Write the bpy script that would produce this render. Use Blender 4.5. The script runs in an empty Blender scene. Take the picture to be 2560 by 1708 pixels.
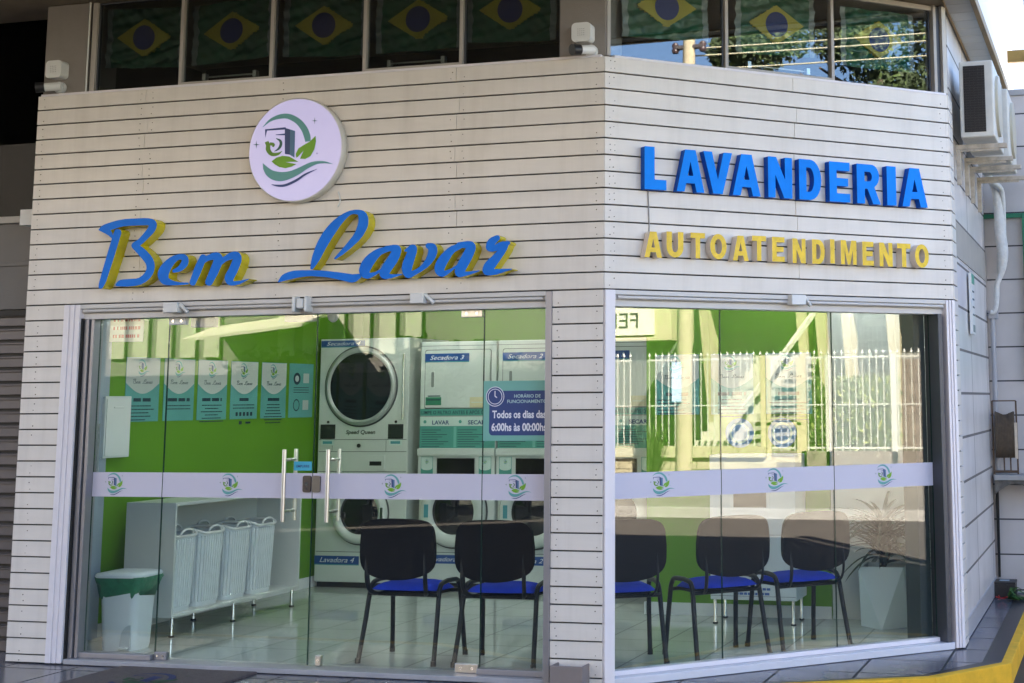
import bpy, math, random
from mathutils import Vector, Matrix
from mathutils.geometry import tessellate_polygon, delaunay_2d_cdt
random.seed(7)
rad = math.radians
sc = bpy.context.scene
COL = sc.collection

# ------------------------------------------------------------------ camera
cd = bpy.data.cameras.new("camera")
cam = bpy.data.objects.new("camera", cd)
COL.objects.link(cam)
cd.sensor_fit = 'HORIZONTAL'
cd.sensor_width = 36.0
cd.lens = 36.0 * 3683.84 / 2560.0
cd.shift_x = -0.20126
cd.shift_y = -0.15384
cd.clip_start = 0.05
cd.clip_end = 600.0
def view_axes(yaw, pitch, roll):
    cy, sy, cp, sp = math.cos(yaw), math.sin(yaw), math.cos(pitch), math.sin(pitch)
    f = Vector((sy*cp, cy*cp, sp)); r = Vector((cy, -sy, 0)); u = r.cross(f)
    c, s = math.cos(roll), math.sin(roll)
    return c*r + s*u, -s*r + c*u, f
_r, _u, _f = view_axes(-0.2614727, 0.1455662, -0.0086857)
CAM = Vector((2.7362, -7.7494, 1.5198))
cam.matrix_world = Matrix(((_r.x, _u.x, -_f.x, CAM.x), (_r.y, _u.y, -_f.y, CAM.y), (_r.z, _u.z, -_f.z, CAM.z), (0, 0, 0, 1)))
sc.camera = cam

# ------------------------------------------------------------------ sky, sun, exposure
SUN_H = Vector((-0.80, 0.60)); SUN_EL = rad(40)
w = bpy.data.worlds.new("World"); sc.world = w; w.use_nodes = True
wn = w.node_tree
sky = wn.nodes.new("ShaderNodeTexSky"); sky.sky_type = 'NISHITA'; sky.sun_disc = False
sky.sun_elevation = SUN_EL; sky.sun_rotation = math.pi/2 - math.atan2(SUN_H.y, SUN_H.x)
sky.air_density = 0.7; sky.dust_density = 0.3; sky.altitude = 300; sky.ozone_density = 2.0
bg = wn.nodes["Background"]; bg.inputs["Strength"].default_value = 0.05
wn.links.new(sky.outputs[0], bg.inputs["Color"])
sd = bpy.data.lights.new("sun", 'SUN'); sd.energy = 5.0; sd.angle = rad(0.5); sd.color = (1.0, 0.90, 0.79)
sun = bpy.data.objects.new("sun", sd); COL.objects.link(sun)
sdir = Vector((SUN_H.x*math.cos(SUN_EL), SUN_H.y*math.cos(SUN_EL), math.sin(SUN_EL)))
sun.rotation_euler = sdir.to_track_quat('Z', 'Y').to_euler()
sun.location = sdir*40
sc.view_settings.view_transform = 'Standard'; sc.view_settings.look = 'None'
sc.view_settings.gamma = 1.0; sc.view_settings.use_curve_mapping = False
sc.view_settings.exposure = 3.88
sc.render.engine = 'CYCLES'
cy = sc.cycles
cy.use_denoising = True
cy.max_bounces = 10; cy.diffuse_bounces = 5; cy.glossy_bounces = 5; cy.transmission_bounces = 6; cy.transparent_max_bounces = 24
cy.caustics_reflective = False; cy.caustics_refractive = False
cy.sample_clamp_indirect = 6.0

# ------------------------------------------------------------------ materials
MATS = {}
def M(name, rgb=(.5, .5, .5), rough=.5, metal=0.0, var=.07, scale=4.0, bump=0.0, bscale=60.0, spec=.5, emit=None, estr=0.0, aniso=None):
    if name in MATS: return MATS[name]
    m = bpy.data.materials.new(name); m.use_nodes = True
    nt = m.node_tree; b = nt.nodes["Principled BSDF"]
    b.inputs["Roughness"].default_value = rough; b.inputs["Metallic"].default_value = metal
    b.inputs["Specular IOR Level"].default_value = spec
    tc = nt.nodes.new("ShaderNodeTexCoord")
    if var > 0:
        n = nt.nodes.new("ShaderNodeTexNoise"); n.inputs["Scale"].default_value = scale
        n.inputs["Detail"].default_value = 6.0; n.inputs["Roughness"].default_value = .65
        nt.links.new(tc.outputs["Object"], n.inputs["Vector"])
        if aniso:
            mp = nt.nodes.new("ShaderNodeMapping"); mp.inputs["Scale"].default_value = aniso
            nt.links.new(tc.outputs["Object"], mp.inputs["Vector"]); nt.links.new(mp.outputs[0], n.inputs["Vector"])
        r = nt.nodes.new("ShaderNodeValToRGB")
        r.color_ramp.elements[0].position = .28; r.color_ramp.elements[1].position = .72
        r.color_ramp.elements[0].color = (*[c*(1-var) for c in rgb], 1)
        r.color_ramp.elements[1].color = (*[min(1, c*(1+var)) for c in rgb], 1)
        nt.links.new(n.outputs["Fac"], r.inputs["Fac"]); nt.links.new(r.outputs["Color"], b.inputs["Base Color"])
    else:
        b.inputs["Base Color"].default_value = (*rgb, 1)
    if bump > 0:
        n2 = nt.nodes.new("ShaderNodeTexNoise"); n2.inputs["Scale"].default_value = bscale; n2.inputs["Detail"].default_value = 4
        nt.links.new(tc.outputs["Object"], n2.inputs["Vector"])
        bp = nt.nodes.new("ShaderNodeBump"); bp.inputs["Strength"].default_value = bump; bp.inputs["Distance"].default_value = .01
        nt.links.new(n2.outputs["Fac"], bp.inputs["Height"]); nt.links.new(bp.outputs["Normal"], b.inputs["Normal"])
    if emit:
        b.inputs["Emission Color"].default_value = (*emit, 1); b.inputs["Emission Strength"].default_value = estr
    MATS[name] = m
    return m

def glass_mat(name, tint, r0):
    """window glass: clear tinted transmission plus a mirror reflection that grows towards grazing angles"""
    m = bpy.data.materials.new(name); m.use_nodes = True; nt = m.node_tree; nt.nodes.clear()
    out = nt.nodes.new("ShaderNodeOutputMaterial"); mix = nt.nodes.new("ShaderNodeMixShader")
    tr = nt.nodes.new("ShaderNodeBsdfTransparent"); tr.inputs[0].default_value = (*tint, 1)
    gl = nt.nodes.new("ShaderNodeBsdfGlossy"); gl.inputs["Roughness"].default_value = 0.0; gl.inputs["Color"].default_value = (1, 1, 1, 1)
    lw = nt.nodes.new("ShaderNodeLayerWeight"); lw.inputs["Blend"].default_value = .5
    p = nt.nodes.new("ShaderNodeMath"); p.operation = 'POWER'; p.inputs[1].default_value = 5
    mm = nt.nodes.new("ShaderNodeMath"); mm.operation = 'MULTIPLY_ADD'; mm.inputs[1].default_value = 1 - r0; mm.inputs[2].default_value = r0
    nt.links.new(lw.outputs["Facing"], p.inputs[0]); nt.links.new(p.outputs[0], mm.inputs[0]); nt.links.new(mm.outputs[0], mix.inputs[0])
    nt.links.new(tr.outputs[0], mix.inputs[1]); nt.links.new(gl.outputs[0], mix.inputs[2]); nt.links.new(mix.outputs[0], out.inputs[0])
    MATS[name] = m
    return m

def tile_mat(name, c1, c2, grout, size, gap, rough, rot=0.0, off=(0, 0), bump=.3, axes='xy', wh=None, spec=.5, dirt=0.12):
    m = bpy.data.materials.new(name); m.use_nodes = True; nt = m.node_tree; b = nt.nodes["Principled BSDF"]
    tc = nt.nodes.new("ShaderNodeTexCoord"); vec = tc.outputs["Object"]
    if axes != 'xy':
        sp = nt.nodes.new("ShaderNodeSeparateXYZ"); cb = nt.nodes.new("ShaderNodeCombineXYZ")
        nt.links.new(vec, sp.inputs[0])
        nt.links.new(sp.outputs['XYZ'.index(axes[0].upper())], cb.inputs[0]); nt.links.new(sp.outputs['XYZ'.index(axes[1].upper())], cb.inputs[1])
        vec = cb.outputs[0]
    mp = nt.nodes.new("ShaderNodeMapping"); mp.inputs["Rotation"].default_value = (0, 0, rot); mp.inputs["Location"].default_value = (off[0], off[1], 0)
    nt.links.new(vec, mp.inputs["Vector"])
    br = nt.nodes.new("ShaderNodeTexBrick"); br.offset = 0.0; br.squash = 1.0
    br.inputs["Color1"].default_value = (*c1, 1); br.inputs["Color2"].default_value = (*c2, 1); br.inputs["Mortar"].default_value = (*grout, 1)
    br.inputs["Scale"].default_value = 1.0; br.inputs["Mortar Size"].default_value = gap; br.inputs["Mortar Smooth"].default_value = .1
    wsz = wh or (size, size)
    br.inputs["Brick Width"].default_value = wsz[0]; br.inputs["Row Height"].default_value = wsz[1]; br.inputs["Bias"].default_value = 0
    nt.links.new(mp.outputs[0], br.inputs["Vector"])
    n = nt.nodes.new("ShaderNodeTexNoise"); n.inputs["Scale"].default_value = 2.3; n.inputs["Detail"].default_value = 8
    nt.links.new(tc.outputs["Object"], n.inputs["Vector"])
    mx = nt.nodes.new("ShaderNodeMix"); mx.data_type = 'RGBA'; mx.blend_type = 'MULTIPLY'; mx.inputs[0].default_value = 1.0
    rp = nt.nodes.new("ShaderNodeValToRGB"); rp.color_ramp.elements[0].position = .3; rp.color_ramp.elements[1].position = .75
    rp.color_ramp.elements[0].color = (1-dirt*2, 1-dirt*2, 1-dirt*2.1, 1); rp.color_ramp.elements[1].color = (1, 1, 1, 1)
    nt.links.new(n.outputs["Fac"], rp.inputs["Fac"]); nt.links.new(br.outputs["Color"], mx.inputs[6]); nt.links.new(rp.outputs["Color"], mx.inputs[7])
    nt.links.new(mx.outputs[2], b.inputs["Base Color"])
    rr = nt.nodes.new("ShaderNodeMapRange"); rr.inputs[3].default_value = rough; rr.inputs[4].default_value = .8
    nt.links.new(br.outputs["Fac"], rr.inputs[0]); nt.links.new(rr.outputs[0], b.inputs["Roughness"])
    bp = nt.nodes.new("ShaderNodeBump"); bp.inputs["Strength"].default_value = bump; bp.inputs["Distance"].default_value = .004; bp.invert = True
    nt.links.new(br.outputs["Fac"], bp.inputs["Height"]); nt.links.new(bp.outputs["Normal"], b.inputs["Normal"])
    b.inputs["Specular IOR Level"].default_value = spec
    MATS[name] = m
    return m

# ------------------------------------------------------------------ mesh helpers
class MB:
    def __init__(s): s.v = []; s.f = []; s.mi = []; s.sm = []
    def add(s, vs, fs, mi=0, smooth=False):
        o = len(s.v); s.v += [tuple(v) for v in vs]
        for f in fs: s.f.append([i+o for i in f]); s.mi.append(mi); s.sm.append(smooth)
        return s
    def box(s, x0, x1, y0, y1, z0, z1, mi=0):
        return s.add([(x0, y0, z0), (x1, y0, z0), (x1, y1, z0), (x0, y1, z0), (x0, y0, z1), (x1, y0, z1), (x1, y1, z1), (x0, y1, z1)],
                     [(0, 3, 2, 1), (4, 5, 6, 7), (0, 1, 5, 4), (1, 2, 6, 5), (2, 3, 7, 6), (3, 0, 4, 7)], mi)
    def shape(s, loops, y0, y1, mi=0, side=None, back=True):
        """flat outline(s) in x-z, extruded from y0 (front) to y1"""
        side = mi if side is None else side
        flat = [(x, z) for lp in loops for x, z in lp]
        if len(loops) > 1 or len(flat) > 40:
            ed = []; k = 0
            for lp in loops: ed += [(k+i, k+(i+1) % len(lp)) for i in range(len(lp))]; k += len(lp)
            res = delaunay_2d_cdt([Vector(p) for p in flat], ed, [], 2 if len(loops) < 0 else 0, 1e-7)
            flat = [(v.x, v.y) for v in res[0]]; tris = []
            for t in res[2]:
                px, pz = sum(flat[i][0] for i in t)/3, sum(flat[i][1] for i in t)/3; ins = False
                for lp in loops:
                    for i in range(len(lp)):
                        (xa, za), (xb, zb_) = lp[i-1], lp[i]
                        if (za > pz) != (zb_ > pz) and px < (xb-xa)*(pz-za)/(zb_-za)+xa: ins = not ins
                if ins: tris.append(t)
        else: tris = tessellate_polygon([[Vector((x, z, 0)) for x, z in lp] for lp in loops])
        n = len(flat); out = []
        for t in tris:
            a, b, c = t
            ar = (flat[b][0]-flat[a][0])*(flat[c][1]-flat[a][1])-(flat[b][1]-flat[a][1])*(flat[c][0]-flat[a][0])
            if abs(ar) < 1e-12: continue
            out.append((a, b, c) if ar > 0 else (a, c, b))
        s.add([(x, y0, z) for x, z in flat], out, mi)
        if y1 is None: return s
        if back: s.add([(x, y1, z) for x, z in flat], [(t[0], t[2], t[1]) for t in out], side)
        k = 0
        for li, lp in enumerate(loops):
            m_ = len(lp)
            A = sum(lp[i][0]*lp[(i+1) % m_][1]-lp[(i+1) % m_][0]*lp[i][1] for i in range(m_))
            vs = [(x, y0, z) for x, z in lp]+[(x, y1, z) for x, z in lp]
            ccw = (A > 0) == (li == 0)
            fs = []
            for i in range(m_):
                j = (i+1) % m_
                fs.append((i, i+m_, j+m_, j) if ccw else (i, j, j+m_, i+m_))
            s.add(vs, fs, side)
        return s
    def cyl(s, p0, p1, r0, r1=None, n=16, mi=0, caps=True, smooth=True):
        r1 = r0 if r1 is None else r1
        p0, p1 = Vector(p0), Vector(p1); d = (p1-p0).normalized()
        a = d.orthogonal().normalized(); b = d.cross(a)
        vs = []
        for p, r in ((p0, r0), (p1, r1)):
            for i in range(n):
                t = 2*math.pi*i/n; vs.append(p+(a*math.cos(t)+b*math.sin(t))*r)
        s.add(vs, [(i, (i+1) % n, n+(i+1) % n, n+i) for i in range(n)], mi, smooth)
        if caps: s.add(vs[:n], [tuple(range(n))[::-1]], mi); s.add(vs[n:], [tuple(range(n))], mi)
        return s
    def tube(s, pts, r, n=10, mi=0, ry=None, closed=False):
        P = [Vector(p) for p in pts]; N = len(P); vs = []; prev = None
        rs = r if isinstance(r, (list, tuple)) else [r]*N
        for i, p in enumerate(P):
            if closed: t = (P[(i+1) % N]-P[i-1]).normalized()
            else: t = (P[min(i+1, N-1)]-P[max(i-1, 0)]).normalized()
            if prev is None: a = t.orthogonal().normalized()
            else:
                a = prev-t*prev.dot(t)
                a = a.normalized() if a.length > 1e-6 else t.orthogonal().normalized()
            prev = a; b = t.cross(a)
            for k in range(n):
                q = 2*math.pi*k/n; vs.append(p+a*math.cos(q)*rs[i]+b*math.sin(q)*(ry or rs[i]))
        fs = []
        for i in range(N if closed else N-1):
            j = (i+1) % N
            for k in range(n): fs.append((i*n+k, i*n+(k+1) % n, j*n+(k+1) % n, j*n+k))
        s.add(vs, fs, mi, True)
        if not closed:
            s.add(vs[:n], [tuple(range(n))[::-1]], mi); s.add(vs[-n:], [tuple(range(n))], mi)
        return s
    def lathe(s, prof, c=(0, 0, 0), n=32, mi=0, axis='z', smooth=True):
        vs = []
        for r, h in prof:
            for k in range(n):
                t = 2*math.pi*k/n
                if axis == 'z': vs.append((c[0]+r*math.cos(t), c[1]+r*math.sin(t), c[2]+h))
                else: vs.append((c[0]+r*math.cos(t), c[1]+h, c[2]+r*math.sin(t)))
        fs = []
        for i in range(len(prof)-1):
            for k in range(n):
                q = (i*n+k, i*n+(k+1) % n, (i+1)*n+(k+1) % n, (i+1)*n+k)
                fs.append(q if axis == 'z' else q[::-1])
        return s.add(vs, fs, mi, smooth)
    def text(s, string, x, z, size, y, mi=0, align='LEFT', shear=0.0, wid=1.0, bold=0.0, depth=0.0, fit=None):
        cu = bpy.data.curves.new("t", 'FONT'); cu.body = string; cu.size = size; cu.shear = shear; cu.offset = bold*size; cu.extrude = depth
        cu.align_x = 'LEFT'; cu.resolution_u = 3
        o = bpy.data.objects.new("t", cu); me = o.to_mesh()
        xs = [v.co.x for v in me.vertices] or [0]
        x0, x1 = min(xs), max(xs)
        if fit: wid = fit/max(1e-6, x1-x0)
        wd = (x1-x0)*wid
        ox = x-x0*wid-(wd/2 if align == 'CENTER' else wd if align == 'RIGHT' else 0)
        s.add([(ox+v.co.x*wid, y-v.co.z, z+v.co.y) for v in me.vertices], [tuple(p.vertices) for p in me.polygons], mi)
        o.to_mesh_clear(); bpy.data.objects.remove(o); bpy.data.curves.remove(cu)
        return s

def obj(name, mb, mats, parent=None, loc=(0, 0, 0), rz=0.0, bev=0.0, seg=2):
    me = bpy.data.meshes.new(name); me.from_pydata(mb.v, [], mb.f); me.update()
    for m in (mats if isinstance(mats, (list, tuple)) else [mats]): me.materials.append(m)
    me.polygons.foreach_set("material_index", mb.mi); me.polygons.foreach_set("use_smooth", mb.sm)
    o = bpy.data.objects.new(name, me); COL.objects.link(o)
    o.location = loc; o.rotation_euler = (0, 0, rz)
    if parent: o.parent = parent
    if bev > 0:
        b = o.modifiers.new("edge", 'BEVEL'); b.width = bev; b.segments = seg; b.limit_method = 'ANGLE'; b.angle_limit = rad(40)
    return o
def tag(o, label, cat, group=None):
    o['label'] = label; o['category'] = cat
    if group: o['group'] = group
    return o
def thing(name, label, cat, loc=(0, 0, 0), rz=0.0, group=None):
    o = bpy.data.objects.new(name, None); COL.objects.link(o); o.empty_display_size = .1
    o.location = loc; o.rotation_euler = (0, 0, rz)
    return tag(o, label, cat, group)
def structure(name, mb, mats, **k):
    o = obj(name, mb, mats, **k); o['kind'] = 'structure'; return o
def dup(root, loc, rz, label):
    def cp(o, par):
        c = o.copy(); COL.objects.link(c)
        if par: c.parent = par
        for ch in [q for q in kids.get(o.name, [])]: cp(ch, c)
        return c
    kids = {}
    for q in bpy.data.objects:
        if q.parent: kids.setdefault(q.parent.name, []).append(q)
    r = cp(root, None); r.location = loc; r.rotation_euler = (0, 0, rz); r['label'] = label
    return r
def arc(cx, cz, r, a0, a1, n=12, rz=None):
    rz = rz or r
    return [(cx+r*math.cos(rad(a0+(a1-a0)*i/n)), cz+rz*math.sin(rad(a0+(a1-a0)*i/n))) for i in range(n+1)]
def rrect(x0, x1, z0, z1, r, n=5):
    return arc(x1-r, z0+r, r, -90, 0, n)+arc(x1-r, z1-r, r, 0, 90, n)+arc(x0+r, z1-r, r, 90, 180, n)+arc(x0+r, z0+r, r, 180, 270, n)
def cr(P, n=6):
    P = [Vector(p) for p in P]; Q = [2*P[0]-P[1]]+P+[2*P[-1]-P[-2]]; out = []
    for i in range(1, len(Q)-2):
        a, b, c, d = Q[i-1:i+3]
        for k in range(n):
            t = k/n; out.append(.5*((2*b)+(c-a)*t+(2*a-5*b+4*c-d)*t*t+(3*b-a-3*c+d)*t**3))
    out.append(Q[-2]); return out
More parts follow.
